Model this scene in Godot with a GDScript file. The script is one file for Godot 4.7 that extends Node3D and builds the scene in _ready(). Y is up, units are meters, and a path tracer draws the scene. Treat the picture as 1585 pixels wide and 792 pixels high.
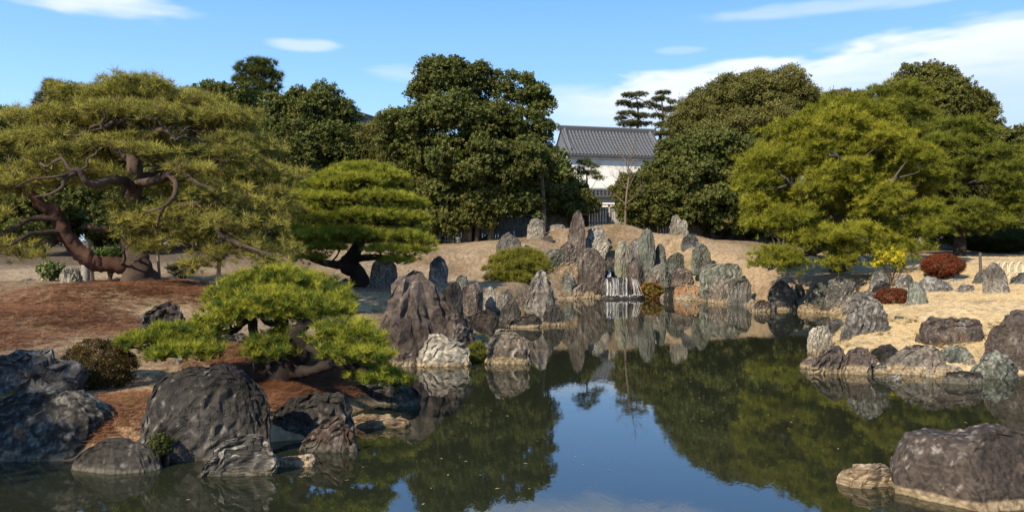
extends Node3D

# ---------------------------------------------------------------- measures
const F := 1243.0        # focal length of the photograph in its own pixels
const HC := 2.5          # eye above the pond
const U0 := 792.5
const V0 := 372.0        # the horizon's row

var rng := RandomNumberGenerator.new()
var nz := FastNoiseLite.new()      # fbm
var nr := FastNoiseLite.new()      # ridged
var ns := FastNoiseLite.new()      # plain simplex
var M := {}
var used := {}
var ico := {}
var leafm := {}
var shore := PackedVector2Array()
var ctrl := []
var gx := PackedFloat32Array()
var gz := PackedFloat32Array()
var gh := PackedFloat32Array()


func P(u: float, v: float, d: float) -> Vector3:
	return Vector3((u - U0) * d / F, HC - (v - V0) * d / F, -d)


func waterline(v: float) -> float:
	return F * HC / (v - V0)


func numbered(n: String) -> String:
	if not used.has(n):
		used[n] = 0
		return n
	used[n] += 1
	return "%s_%03d" % [n, used[n]]


func thing(called: String, label: String, category: String, at := Vector3.ZERO, group := "") -> Node3D:
	var o := Node3D.new()
	o.name = numbered(called)
	add_child(o)
	o.position = at
	tag(o, label, category, group)
	return o


func tag(o: Node, label: String, category: String, group := "") -> void:
	o.set_meta("label", label)
	o.set_meta("category", category)
	if group:
		o.set_meta("group", group)


func part(called: String, mesh: Mesh, mat: Material, parent: Node3D) -> MeshInstance3D:
	var o := MeshInstance3D.new()
	o.name = called
	o.mesh = mesh
	if mat:
		o.material_override = mat
	parent.add_child(o, true)
	return o


func top(called: String, mesh: Mesh, mat: Material) -> MeshInstance3D:
	return part(numbered(called), mesh, mat, self)


func structure(called: String, mesh: Mesh, mat: Material) -> MeshInstance3D:
	var o := top(called, mesh, mat)
	o.set_meta("kind", "structure")
	return o


func make(V: PackedVector3Array, N, I: PackedInt32Array, C = null) -> ArrayMesh:
	var a := []
	a.resize(Mesh.ARRAY_MAX)
	a[Mesh.ARRAY_VERTEX] = V
	if N != null:
		a[Mesh.ARRAY_NORMAL] = N
	if C != null:
		a[Mesh.ARRAY_COLOR] = C
	a[Mesh.ARRAY_INDEX] = I
	var m := ArrayMesh.new()
	m.add_surface_from_arrays(Mesh.PRIMITIVE_TRIANGLES, a)
	return m


func normals_of(V: PackedVector3Array, I: PackedInt32Array) -> PackedVector3Array:
	var N := PackedVector3Array()
	N.resize(V.size())
	for k in range(0, I.size(), 3):
		var a := I[k]
		var b := I[k + 1]
		var c := I[k + 2]
		var n := (V[c] - V[a]).cross(V[b] - V[a])
		N[a] += n
		N[b] += n
		N[c] += n
	for k in N.size():
		N[k] = N[k].normalized()
	return N


func lin(r: float, g: float, b: float) -> Color:
	return Color(r, g, b).linear_to_srgb()


# ---------------------------------------------------------------- materials
func noise_tex(freq: float, kind: int, fractal: int, oct: int, ramp: Array, size := 512, sd := 1, normal := false, bump := 4.0) -> NoiseTexture2D:
	var n := FastNoiseLite.new()
	n.seed = sd
	n.noise_type = kind
	n.frequency = freq
	n.fractal_type = fractal
	n.fractal_octaves = oct
	n.fractal_gain = 0.6
	n.domain_warp_enabled = true
	n.domain_warp_amplitude = 0.9 / freq
	n.domain_warp_frequency = freq * 0.8
	n.domain_warp_fractal_octaves = 3
	var t := NoiseTexture2D.new()
	t.width = size
	t.height = size
	t.seamless = true
	t.noise = n
	if normal:
		t.as_normal_map = true
		t.bump_strength = bump
	elif ramp.size():
		var g := Gradient.new()
		var off := PackedFloat32Array()
		var col := PackedColorArray()
		for r in ramp:
			off.append(r[0])
			col.append(Color(r[1], r[2] if r.size() > 2 else r[1], r[3] if r.size() > 3 else r[1]))
		g.offsets = off
		g.colors = col
		t.color_ramp = g
	return t


func std(r: float, g: float, b: float, rough := 0.85, spec := 0.4) -> StandardMaterial3D:
	var m := StandardMaterial3D.new()
	m.albedo_color = lin(r, g, b)
	m.roughness = rough
	m.metallic_specular = spec
	return m


func triplanar(m: StandardMaterial3D, s: Vector3, world := true) -> void:
	m.uv1_triplanar = true
	m.uv1_world_triplanar = world
	m.uv1_scale = s


func rock_mat(tex: Texture2D, height: Texture2D, s: Vector3, relief: float, rough: float) -> StandardMaterial3D:
	var m := StandardMaterial3D.new()
	m.vertex_color_use_as_albedo = true
	m.albedo_texture = tex
	m.roughness = rough
	m.metallic_specular = 0.35
	m.heightmap_enabled = true
	m.heightmap_texture = height
	m.heightmap_scale = relief
	triplanar(m, s)
	return m


func materials() -> void:
	var SM := FastNoiseLite.TYPE_SIMPLEX_SMOOTH
	var CE := FastNoiseLite.TYPE_CELLULAR
	var FB := FastNoiseLite.FRACTAL_FBM
	var RI := FastNoiseLite.FRACTAL_RIDGED
	var speck := noise_tex(0.035, SM, FB, 6, [[0.0, 0.45], [0.35, 0.62], [0.55, 0.84], [0.8, 1.0]], 512, 11)
	var speck_h := noise_tex(0.03, SM, FB, 6, [], 512, 12)
	var vein := noise_tex(0.012, SM, RI, 5, [[0.0, 0.34], [0.45, 0.55], [0.75, 0.85], [0.9, 1.0]], 512, 13)
	var vein_h := noise_tex(0.014, SM, RI, 6, [], 512, 14)
	var crack := noise_tex(0.012, SM, RI, 5, [[0.0, 1.0], [0.5, 0.92], [0.8, 0.7], [0.93, 0.3]], 512, 15)
	var crack_h := noise_tex(0.012, SM, RI, 5, [[0.0, 1.0], [0.6, 0.85], [0.95, 0.0]], 512, 15)
	M.speckled = rock_mat(speck, speck_h, Vector3.ONE * 0.8, 1.1, 0.85)
	M.veined = rock_mat(vein, vein_h, Vector3.ONE * 0.9, 2.5, 0.85)
	M.cracked = rock_mat(crack, crack_h, Vector3.ONE * 0.7, 2.2, 0.85)
	M.streaked = rock_mat(speck, speck_h, Vector3(1.6, 0.22, 1.6), 2.0, 0.8)
	M.strata = rock_mat(speck, vein_h, Vector3(0.35, 1.6, 0.35), 3.0, 0.85)
	M.wet = rock_mat(speck, speck_h, Vector3.ONE * 0.8, 2.5, 0.3)
	M.ground = rock_mat(noise_tex(0.014, SM, FB, 7, [[0.0, 0.58], [0.35, 0.76], [0.5, 0.89], [0.7, 1.0]], 1024, 21), noise_tex(0.03, SM, FB, 6, [], 512, 22), Vector3.ONE * 0.31, 3.5, 0.95)
	M.bark = rock_mat(noise_tex(0.03, SM, RI, 5, [[0.0, 0.5], [0.5, 0.8], [0.9, 1.0]], 512, 31), noise_tex(0.03, SM, RI, 5, [], 512, 31), Vector3(3.0, 1.1, 3.0), 3.0, 0.95)
	M.plain_bark = std(0.16, 0.13, 0.105, 0.95)
	M.twig = std(0.17, 0.135, 0.11, 0.95)
	M.bare = std(0.34, 0.27, 0.22, 0.9)
	for k in ["leaf", "needle", "gloss"]:
		var m := StandardMaterial3D.new()
		m.vertex_color_use_as_albedo = true
		m.roughness = 0.5 if k == "gloss" else 0.65
		m.metallic_specular = 0.25 if k == "gloss" else 0.2
		m.backlight_enabled = true
		m.backlight = lin(0.48, 0.54, 0.16) if k != "needle" else lin(0.3, 0.32, 0.08)
		m.cull_mode = BaseMaterial3D.CULL_DISABLED
		M[k] = m
	var st := StandardMaterial3D.new()
	st.vertex_color_use_as_albedo = true
	st.roughness = 0.9
	st.cull_mode = BaseMaterial3D.CULL_DISABLED
	M.straw = st
	var w := std(0.017, 0.02, 0.011, 0.015, 0.7)
	w.normal_enabled = true
	w.normal_texture = noise_tex(0.02, SM, FB, 3, [], 512, 41, true, 3.0)
	w.normal_scale = 0.012
	triplanar(w, Vector3(0.5, 0.5, 0.16))
	M.water = w
	M.plaster = std(0.78, 0.76, 0.71, 0.9)
	M.plaster.albedo_texture = noise_tex(0.01, SM, FB, 4, [[0.2, 0.86], [0.6, 1.0]], 256, 51)
	triplanar(M.plaster, Vector3.ONE * 0.15)
	M.tile = std(0.20, 0.21, 0.225, 0.5)
	M.tile.albedo_texture = noise_tex(0.04, SM, FB, 4, [[0.25, 0.5], [0.5, 0.8], [0.7, 1.0]], 512, 52)
	triplanar(M.tile, Vector3.ONE * 0.35)
	M.tile_dark = std(0.06, 0.065, 0.07, 0.6)
	M.wood_dark = std(0.10, 0.075, 0.06, 0.85)
	M.wood_grey = std(0.36, 0.345, 0.32, 0.9)
	M.wood_grey.albedo_texture = noise_tex(0.03, SM, FB, 4, [[0.2, 0.6], [0.6, 1.0]], 256, 53)
	triplanar(M.wood_grey, Vector3(2.0, 0.2, 2.0))
	M.wood_red = std(0.24, 0.12, 0.075, 0.8)
	M.pole = std(0.30, 0.26, 0.18, 0.8)
	M.granite = std(0.42, 0.41, 0.38, 0.9)
	M.granite.albedo_texture = speck
	triplanar(M.granite, Vector3.ONE * 1.5)
	M.bamboo = std(0.62, 0.54, 0.40, 0.5)
	M.foam = std(0.7, 0.72, 0.74, 0.4)
	M.foam.transparency = BaseMaterial3D.TRANSPARENCY_ALPHA
	M.foam.albedo_color.a = 0.75
	M.petal = std(0.75, 0.55, 0.03, 0.6)


# ---------------------------------------------------------------- terrain
func land(x: float, z: float) -> float:
	var s := 0.0
	var h := 0.0
	for c: Vector3 in ctrl:
		var dx := x - c.x
		var dz := z - c.z
		var w := 1.0 / pow(dx * dx + dz * dz + 0.7, 1.7)
		s += w
		h += w * c.y
	return h / s


func shore_dist(p: Vector2) -> float:
	var best := 1e9
	var n := shore.size()
	var inside := false
	var j := n - 1
	for i in n:
		var a := shore[j]
		var b := shore[i]
		var ab := b - a
		var t := clampf((p - a).dot(ab) / ab.length_squared(), 0.0, 1.0)
		best = minf(best, (a + ab * t).distance_squared_to(p))
		if (b.y > p.y) != (a.y > p.y) and p.x < (a.x - b.x) * (p.y - b.y) / (a.y - b.y) + b.x:
			inside = not inside
		j = i
	return -sqrt(best) if inside else sqrt(best)


func axis(lo: float, hi: float, step: float, far_lo: float, far_hi: float) -> PackedFloat32Array:
	var a := []
	var x := lo
	while x <= hi + 0.001:
		a.append(x)
		x += step
	var s := step
	x = lo
	while x > far_lo:
		s *= 1.25
		x -= s
		a.push_front(x)
	s = step
	x = hi
	while x < far_hi:
		s *= 1.25
		x += s
		a.append(x)
	return PackedFloat32Array(a)


func ground_y(x: float, z: float) -> float:
	var i := clampi(gx.bsearch(x) - 1, 0, gx.size() - 2)
	var j := clampi(gz.bsearch(z) - 1, 0, gz.size() - 2)
	var tx := clampf((x - gx[i]) / (gx[i + 1] - gx[i]), 0.0, 1.0)
	var tz := clampf((z - gz[j]) / (gz[j + 1] - gz[j]), 0.0, 1.0)
	var n := gx.size()
	return lerpf(lerpf(gh[j * n + i], gh[j * n + i + 1], tx), lerpf(gh[(j + 1) * n + i], gh[(j + 1) * n + i + 1], tx), tz)


func on_ground(u: float, d: float, sink := 0.0) -> Vector3:
	var x := (u - U0) * d / F
	return Vector3(x, ground_y(x, -d) - sink, -d)


func zone(x: float, z: float, c: Vector3, r: float) -> float:
	return clampf(1.0 - Vector2(x - c.x, z - c.z).length() / r, 0.0, 1.0)


var litter := []
var golden := []


func litter_amount(x: float, z: float) -> float:
	var w := 0.0
	for c in litter:
		w = maxf(w, zone(x, z, c[0], c[1]))
	return clampf(w * 2.0 - 0.5 + nz.get_noise_2d(x * 22.0, z * 22.0) * 0.9, 0.0, 1.0)


func ground_color(x: float, z: float, sd: float) -> Color:
	var n1 := nz.get_noise_2d(x * 12.0, z * 12.0)
	var n2 := nz.get_noise_2d(x * 75.0 + 90.0, z * 75.0)
	var c := Color(0.40, 0.295, 0.18).lerp(Color(0.22, 0.15, 0.085), clampf(n1 * 1.8 + n2 * 0.6 + 0.35, 0.0, 1.0))
	var g := 0.0
	for q in golden:
		g = maxf(g, zone(x, z, q[0], q[1]))
	c = c.lerp(Color(0.60, 0.465, 0.27).lerp(Color(0.46, 0.345, 0.19), clampf(n2 + 0.4, 0.0, 1.0)), clampf(g * 2.5, 0.0, 1.0))
	c = c.lerp(Color(0.235, 0.135, 0.07).lerp(Color(0.36, 0.235, 0.13), clampf(n2 * 1.5 + 0.4, 0.0, 1.0)), litter_amount(x, z))
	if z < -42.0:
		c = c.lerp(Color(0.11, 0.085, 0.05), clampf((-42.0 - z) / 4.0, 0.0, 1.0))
	c = c.lerp(Color(0.14, 0.10, 0.062), clampf((-27.0 - z) / 5.0, 0.0, 1.0) * clampf((-7.0 - x) / 4.0 + n1, 0.0, 1.0))  # tree shade painted into the ground colour behind the spreading pine
	c = c.lerp(Color(0.13, 0.12, 0.045), clampf(n2 * 2.0 - 0.5, 0.0, 0.5))
	if sd < 0.35:
		c = c.lerp(Color(0.10, 0.075, 0.045), clampf((0.35 - sd) * 2.0, 0.0, 0.8))
	return c


func terrain() -> void:
	for c in [[140, 600, 10.6], [240, 615, 10.4], [150, 520, 13.0], [60, 480, 15.0], [150, 440, 17.5], [215, 432, 19.0], [-60, 480, 15.0], [-200, 470, 16.0], [-100, 436, 19.0], [330, 445, 18.0],
			[30, 412, 30.0], [0, 396, 36.0], [-200, 400, 34.0], [250, 424, 24.0], [60, 432, 22.0], [430, 560, 12.2], [520, 545, 13.2], [470, 520, 14.2], [350, 530, 13.4], [580, 480, 18.0], [600, 490, 19.5], [560, 455, 22.0], [620, 549, 16.5], [430, 620, 11.1], [490, 610, 11.4], [550, 604, 12.0], [1470, 543, 15.8], [1425, 534, 15.9], [1525, 528, 16.0], [1560, 565, 15.0], [1620, 565, 15.0], [660, 546, 17.0], [705, 530, 18.5], [745, 518, 20.5],
			[400, 430, 24.0], [640, 440, 26.0], [720, 462, 24.0], [740, 376, 38.0], [700, 386, 37.0], [800, 371, 40.0], [900, 352, 42.0], [950, 346, 43.0], [1050, 362, 42.0], [1130, 373, 42.0], [1130, 402, 35.0],
			[1180, 440, 31.0], [860, 388, 37.0], [700, 440, 30.0], [760, 430, 31.0], [1080, 388, 37.0], [960, 372, 40.0], [1240, 432, 30.0], [1300, 452, 26.0], [1330, 425, 30.0], [1400, 418, 28.5], [1500, 398, 34.0],
			[1450, 442, 24.5], [1560, 460, 19.0], [1500, 470, 18.5], [1540, 430, 23.0], [1450, 548, 15.2], [1560, 392, 40.0], [1400, 505, 17.0], [1700, 450, 20.0], [1700, 400, 34.0], [500, 400, 32.0], [300, 398, 34.0],
			[600, 388, 38.0], [1300, 400, 36.0], [1240, 392, 40.0], [860, 372, 47.0], [1000, 368, 47.0], [600, 375, 47.0], [300, 380, 47.0], [0, 382, 47.0], [1300, 382, 47.0], [1600, 385, 47.0]]:
		ctrl.append(P(c[0], c[1], c[2]))
	for c in [[-70, 2.3, -70], [0, 2.3, -75], [70, 2.3, -70], [0, 2.2, -60], [-40, 2.0, -50], [40, 2.0, -50], [0, 1.0, 0], [-8, 1.0, -2], [8, 1.0, -2], [-60, 1.5, -10], [60, 1.5, -10], [0, 2.2, -160], [150, 2.2, -100], [-150, 2.2, -100], [0, 1, 30]]:
		ctrl.append(Vector3(c[0], c[1], c[2]))
	for s in [[-120, 726], [0, 720], [100, 722], [240, 725], [300, 715], [350, 712], [430, 690], [520, 685], [540, 650], [600, 632], [640, 610], [635, 585], [625, 570], [650, 560], [740, 557], [790, 553], [815, 535], [770, 520], [745, 506], [800, 498],
			[845, 492], [868, 483], [866, 464], [900, 460], [930, 455], [1000, 455], [1050, 458], [1100, 464], [1170, 474], [1240, 478], [1290, 484], [1268, 505], [1262, 540], [1250, 573], [1300, 577], [1400, 577], [1470, 581], [1585, 583], [1750, 588], [1950, 600]]:
		var d := waterline(s[1])
		shore.append(Vector2((s[0] - U0) * d / F, -d))
	for s in [[16, -11], [14, -6], [8, -3.5], [0, -3.2], [-5, -3.5], [-8, -5.5], [-8.5, -7.5]]:
		shore.append(Vector2(s[0], s[1]))
	for c in [[60, 460, 16, 4.2], [215, 436, 18.5, 4.6], [-60, 480, 15, 5.0], [440, 560, 12.6, 2.2], [520, 560, 12.8, 2.0], [330, 440, 18, 3.0], [195, 640, 9.8, 1.3], [110, 495, 14.3, 3.2], [0, 520, 13.0, 2.6], [560, 610, 11.6, 1.7], [480, 625, 10.8, 1.5], [400, 600, 11.4, 1.3]]:
		litter.append([P(c[0], c[1], c[2]), c[3]])
	for c in [[1500, 470, 18, 4.5], [1600, 450, 20, 6.0], [1450, 540, 15.5, 3.0], [1540, 420, 26, 6.0], [1460, 405, 33, 7.0]]:
		golden.append([P(c[0], c[1], c[2]), c[3]])
	gx = axis(-18.0, 22.0, 0.26, -700.0, 700.0)
	gz = axis(-50.0, 1.0, 0.26, -900.0, 120.0)
	var V := PackedVector3Array()
	var C := PackedColorArray()
	for z in gz:
		for x in gx:
			var sd := 9.0
			if z > -46.0 and z < 4.0 and absf(x) < 30.0:
				sd = shore_dist(Vector2(x, z))
			var h := land(x, z) + nz.get_noise_2d(x * 30.0, z * 30.0) * 0.07
			if sd < 0.0:
				h = -0.12 - minf(0.7, -sd * 0.6)
			else:
				var bank := clampf(h * 1.35, 0.9, 3.2)
				if sd < bank:
					h = lerpf(-0.12, h, smoothstep(0.0, bank, sd) * 0.55 + sd / bank * 0.45)
			gh.append(h)
			V.append(Vector3(x, h, z))
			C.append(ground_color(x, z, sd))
	var I := PackedInt32Array()
	var n := gx.size()
	for j in gz.size() - 1:
		for i in n - 1:
			var a := j * n + i
			I.append_array([a, a + n, a + 1, a + 1, a + n, a + n + 1])
	I.reverse()
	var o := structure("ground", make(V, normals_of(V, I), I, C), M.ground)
	o.set_meta("label", "dry grass banks, mounds and needle covered ground round the pond")
	var q := PlaneMesh.new()
	q.size = Vector2(70, 60)
	var wtr := structure("pond_water", q, M.water)
	wtr.position = Vector3(0, 0, -22)
	wtr.set_meta("label", "still dark green pond water mirroring trees and sky")


# ---------------------------------------------------------------- rocks
func ico_sphere(level: int) -> Array:
	if ico.has(level):
		return ico[level]
	if level == 0:
		var t := (1.0 + sqrt(5.0)) / 2.0
		var v := PackedVector3Array()
		for p in [[-1, t, 0], [1, t, 0], [-1, -t, 0], [1, -t, 0], [0, -1, t], [0, 1, t], [0, -1, -t], [0, 1, -t], [t, 0, -1], [t, 0, 1], [-t, 0, -1], [-t, 0, 1]]:
			v.append(Vector3(p[0], p[1], p[2]).normalized())
		var f := PackedInt32Array([0, 11, 5, 0, 5, 1, 0, 1, 7, 0, 7, 10, 0, 10, 11, 1, 5, 9, 5, 11, 4, 11, 10, 2, 10, 7, 6, 7, 1, 8, 3, 9, 4, 3, 4, 2, 3, 2, 6, 3, 6, 8, 3, 8, 9, 4, 9, 5, 2, 4, 11, 6, 2, 10, 8, 6, 7, 9, 8, 1])
		f.reverse()
		ico[0] = [v, f, PackedInt32Array()]
		return ico[0]
	var was := ico_sphere(level - 1)
	var v: PackedVector3Array = was[0].duplicate()
	var f: PackedInt32Array = was[1]
	var g := PackedInt32Array()
	var mid := {}
	var parents := PackedInt32Array()
	for k in range(0, f.size(), 3):
		var e := [0, 0, 0]
		for s in 3:
			var a := mini(f[k + s], f[k + (s + 1) % 3])
			var b := maxi(f[k + s], f[k + (s + 1) % 3])
			var key := a * 1000000 + b
			if not mid.has(key):
				mid[key] = v.size()
				v.append((v[a] + v[b]).normalized())
				parents.append(a)
				parents.append(b)
			e[s] = mid[key]
		g.append_array([f[k], e[0], e[2], f[k + 1], e[1], e[0], f[k + 2], e[2], e[1], e[0], e[1], e[2]])
	ico[level] = [v, g, parents]
	return ico[level]


# stone kinds: [dark, light, lichen] base colours
const STONE := {
	"grey": [[0.13, 0.125, 0.115], [0.29, 0.275, 0.245], [0.50, 0.48, 0.42]],
	"green": [[0.11, 0.12, 0.10], [0.25, 0.26, 0.215], [0.46, 0.465, 0.39]],
	"brown": [[0.075, 0.06, 0.051], [0.17, 0.135, 0.113], [0.42, 0.38, 0.33]],
	"black": [[0.026, 0.024, 0.021], [0.085, 0.077, 0.066], [0.27, 0.26, 0.22]],
	"tan": [[0.30, 0.21, 0.125], [0.44, 0.34, 0.22], [0.60, 0.54, 0.43]],
	"purple": [[0.12, 0.097, 0.083], [0.24, 0.20, 0.168], [0.46, 0.42, 0.35]],
	"pale": [[0.30, 0.27, 0.22], [0.46, 0.42, 0.34], [0.64, 0.60, 0.50]],
	"blue": [[0.055, 0.054, 0.052], [0.16, 0.157, 0.15], [0.40, 0.40, 0.39]],
	"orange": [[0.36, 0.19, 0.09], [0.44, 0.32, 0.19], [0.58, 0.50, 0.38]],
}
var rock_seed := 0


func rock(label: String, called: String, kind: String, d: float, thick: float, o: Array, opt := {}) -> MeshInstance3D:
	rock_seed += 1
	rng.seed = 1000 + rock_seed * 77 + int(opt.get("seed", 0))
	var poly := PackedVector2Array()
	var lo := Vector2(1e9, 1e9)
	var hi := Vector2(-1e9, -1e9)
	for k in range(0, o.size(), 2):
		var p := Vector2((o[k] - U0) * d / F, HC - (o[k + 1] - V0) * d / F)
		poly.append(p)
		lo = lo.min(p)
		hi = hi.max(p)
	var size := hi - lo
	var sink: float = opt.get("sink", 0.15 + size.y * 0.25 + thick * 0.25)
	for k in poly.size():          # the foot goes on below the ground or the water
		var low := 1.0 - smoothstep(0.25, 0.5, (poly[k].y - lo.y) / size.y)
		poly[k].y -= sink * low
	lo.y -= sink
	size = hi - lo
	var c := (lo + hi) * 0.5
	var yaw: float = opt.get("yaw", 0.0)
	var R := PackedFloat32Array()
	var NA := 128
	for a in NA:
		var dir := Vector2.from_angle(TAU * a / NA)
		var best := 0.0
		for k in poly.size():
			var p := poly[k] - c
			var q := poly[(k + 1) % poly.size()] - c
			var den := dir.cross(q - p)
			if absf(den) < 1e-9:
				continue
			var t := p.cross(q - p) / den
			var s := p.cross(dir) / den
			if t > 0.0 and s >= -1e-4 and s <= 1.0001:
				best = maxf(best, t)
		R.append(maxf(best, 0.03))
	var R2 := R.duplicate()
	for a in NA:
		R2[a] = R[a] * 0.8 + (R[(a + 1) % NA] + R[(a + NA - 1) % NA]) * 0.1
	var T := thick * 0.6
	var taper: float = opt.get("taper", 0.5)
	var px := size.length() * 803.0 / d
	var level: int = opt.get("level", 6 if px > 190.0 else 5 if px > 62.0 else 4 if px > 16.0 else 3)
	var core_level := mini(level, 3 if level < 6 else 4)
	var sp := ico_sphere(core_level)
	var dirs: PackedVector3Array = sp[0]
	var pw: float = opt.get("box", 2.7)
	var planes := []
	var stretch := Vector3(size.x, size.y, thick) / maxf(size.x, size.y)
	stretch = Vector3(pow(stretch.x, 0.8), pow(stretch.y, 0.8), pow(stretch.z, 0.8))
	for k in int(opt.get("facets", 7)) * 2:
		var n := Vector3(rng.randf_range(-1.0, 1.0), rng.randf_range(-0.15, 0.9), rng.randf_range(0.55, 1.3) * (1.0 if k % 3 < 2 else -1.0)).normalized()
		var reach := 0.0
		for w in poly:
			reach = maxf(reach, (w.x - c.x) * n.x + (w.y - c.y) * n.y)
		planes.append([n, reach * rng.randf_range(0.93, 1.0) + absf(n.z) * T * rng.randf_range(-0.22, 0.34)])
	var off := Vector3(rng.randf(), rng.randf(), rng.randf()) * 400.0
	var s := minf(size.x, size.y) * 0.5
	var rough: float = opt.get("rough", 1.0)
	var f1 := 55.0 / s
	var f2 := 130.0 / s
	var dip := Vector3(rng.randf_range(-0.5, 0.5), 1, rng.randf_range(-0.4, 0.4)).normalized()
	if opt.has("dip"):
		dip = Vector3(opt.dip[0], opt.dip[1], opt.dip[2]).normalized()
	var strata: float = opt.get("strata", 0.0)
	var V := PackedVector3Array()
	V.resize(dirs.size())
	for i in dirs.size():
		var n := (dirs[i] * stretch).normalized()
		var rho := sqrt(n.x * n.x + n.y * n.y)
		var ang := fposmod(atan2(n.y, n.x), TAU) / TAU * NA
		var a0 := int(ang) % NA
		var rr := lerpf(R2[a0], R2[(a0 + 1) % NA], ang - floorf(ang))
		var k := pow(pow(rho / rr, pw) + pow(absf(n.z) / T, pw), -1.0 / pw)
		var p := n * k
		var hgt := clampf((p.y + size.y * 0.5) / size.y, 0.0, 1.0)
		p.z *= lerpf(1.0, 1.0 - taper, hgt * hgt)
		for q in planes:
			var over: float = p.dot(q[0]) - q[1]
			if over > 0.0:
				p -= q[0] * over * 0.95
		p += n * nz.get_noise_3d((p.x + off.x) * f1, (p.y + off.y) * f1, (p.z + off.z) * f1) * 0.07 * s
		V[i] = p + Vector3(rng.randf() - 0.5, rng.randf() - 0.5, rng.randf() - 0.5) * (0.135 if core_level == 3 else 0.055) * s * rough
	var I: PackedInt32Array = sp[1]
	for lv in range(core_level + 1, level + 1):
		var nxt := ico_sphere(lv)
		var par: PackedInt32Array = nxt[2]
		I = nxt[1]
		var amp := (0.10 if lv < 5 else 0.075) * rough
		for q in range(0, par.size(), 2):
			var va := V[par[q]]
			var vb := V[par[q + 1]]
			var e := va.distance_to(vb)
			V.append((va + vb) * 0.5 + ((va + vb).normalized() * rng.randf_range(-0.8, 0.8) + Vector3(rng.randf() - 0.5, rng.randf() - 0.5, rng.randf() - 0.5) * 0.5) * e * amp)
	dirs = ico_sphere(level)[0]
	for i in V.size():
		var w := V[i] + off
		var disp := -absf(ns.get_noise_3d(w.x * f2 * 0.8 + 40.0, w.y * f2 * 0.8, w.z * f2 * 0.8)) * (0.05 if level < 6 else 0.022) * s
		if level > 4:
			disp += nr.get_noise_3d(w.x * f2, w.y * f2, w.z * f2) * 0.035 * s
		if strata > 0.0:
			var ph := V[i].dot(dip) * strata / s + nz.get_noise_3d(w.x * f1, w.y * f1, w.z * f1) * 0.9
			var fr := ph - floorf(ph)
			disp += (smoothstep(0.0, 0.2, fr) - fr) * 0.11 * s
		V[i] += V[i].normalized() * disp * rough
	var N := normals_of(V, I)
	var C := PackedColorArray()
	C.resize(V.size())
	var pal: Array = STONE[kind]
	var c1 := Color(pal[0][0], pal[0][1], pal[0][2])
	var c2 := Color(pal[1][0], pal[1][1], pal[1][2])
	var c3 := Color(pal[2][0], pal[2][1], pal[2][2])
	var lich: float = opt.get("lichen", 0.35)
	var edge: float = opt.get("edge", 0.5)
	var band: float = opt.get("band", 0.0)
	band *= rng.randf_range(0.65, 1.2)
	var bandc := Color(0.44, 0.345, 0.215) if not opt.get("greyband", false) else Color(0.17, 0.16, 0.125)
	var streak: float = opt.get("streak", 0.3)
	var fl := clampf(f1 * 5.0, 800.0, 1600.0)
	var tint2: Color = opt.get("tint", c2)
	var cs := rng.randf_range(0.8, 1.0)
	for i in V.size():
		var p := V[i]
		var w := p + off
		var t := nz.get_noise_3d(w.x * f1 * 0.8, w.y * f1 * 0.8, w.z * f1 * 0.8 + 50.0)
		var st := ns.get_noise_3d(w.x * 420.0, w.y * 50.0, w.z * 420.0)
		var col := c1.lerp(c2, clampf(0.5 + t * 1.3 + st * streak, 0.0, 1.0))
		if opt.has("tint"):
			col = col.lerp(tint2, smoothstep(-0.1, 0.3, nz.get_noise_3d(w.x * f1 * 0.8, w.y * f1 * 0.8 + 33.0, w.z * f1 * 0.8)) * 0.7)
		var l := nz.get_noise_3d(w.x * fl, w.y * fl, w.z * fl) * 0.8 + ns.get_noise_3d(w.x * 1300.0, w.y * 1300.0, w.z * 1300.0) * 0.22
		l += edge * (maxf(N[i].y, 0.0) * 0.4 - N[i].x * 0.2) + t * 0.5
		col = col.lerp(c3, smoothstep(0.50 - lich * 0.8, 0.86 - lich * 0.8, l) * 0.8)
		col = Color(col.r * cs, col.g * cs, col.b * cs)
		if band > 0.0:
			var y := p.y + c.y
			col = col.lerp(bandc, smoothstep(band, band * 0.6, y + t * 0.06) * 0.9)
			col = col.lerp(Color(0.05, 0.04, 0.025), smoothstep(0.02, -0.01, y) * 0.7)
		C[i] = col
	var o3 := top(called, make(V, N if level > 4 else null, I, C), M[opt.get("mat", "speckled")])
	o3.position = Vector3(c.x, c.y, -d)
	o3.rotation.y = yaw
	tag(o3, label, "rock", opt.get("group", "rocks set round the pond"))
	return o3


# ---------------------------------------------------------------- leaves and needles
func needle_tuft(n: int, spread: float, width: float, sd: int) -> ArrayMesh:
	rng.seed = sd
	var V := PackedVector3Array()
	var N := PackedVector3Array()
	var I := PackedInt32Array()
	for k in n:
		var a := TAU * (k + rng.randf()) / n * 5.0
		var e := spread * sqrt((k + 0.5) / n) * rng.randf_range(0.75, 1.15)
		var dir := Vector3(cos(a) * sin(e), cos(e), sin(a) * sin(e))
		var side := dir.cross(Vector3(rng.randf() - 0.5, rng.randf() - 0.5, rng.randf() - 0.5)).normalized() * width * 0.5
		var root := Vector3(rng.randf() - 0.5, rng.randf() * 0.8 - 0.5, rng.randf() - 0.5) * 0.3
		var tip := root + dir * rng.randf_range(0.75, 1.1)
		var b := V.size()
		V.append_array([root - side, root + side, tip])
		var nn := (dir * 0.25 + dir.cross(side).normalized() + Vector3.UP * 0.6).normalized()
		N.append_array([nn, nn, nn])
		I.append_array([b, b + 1, b + 2])
	return make(V, null, I)


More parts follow.
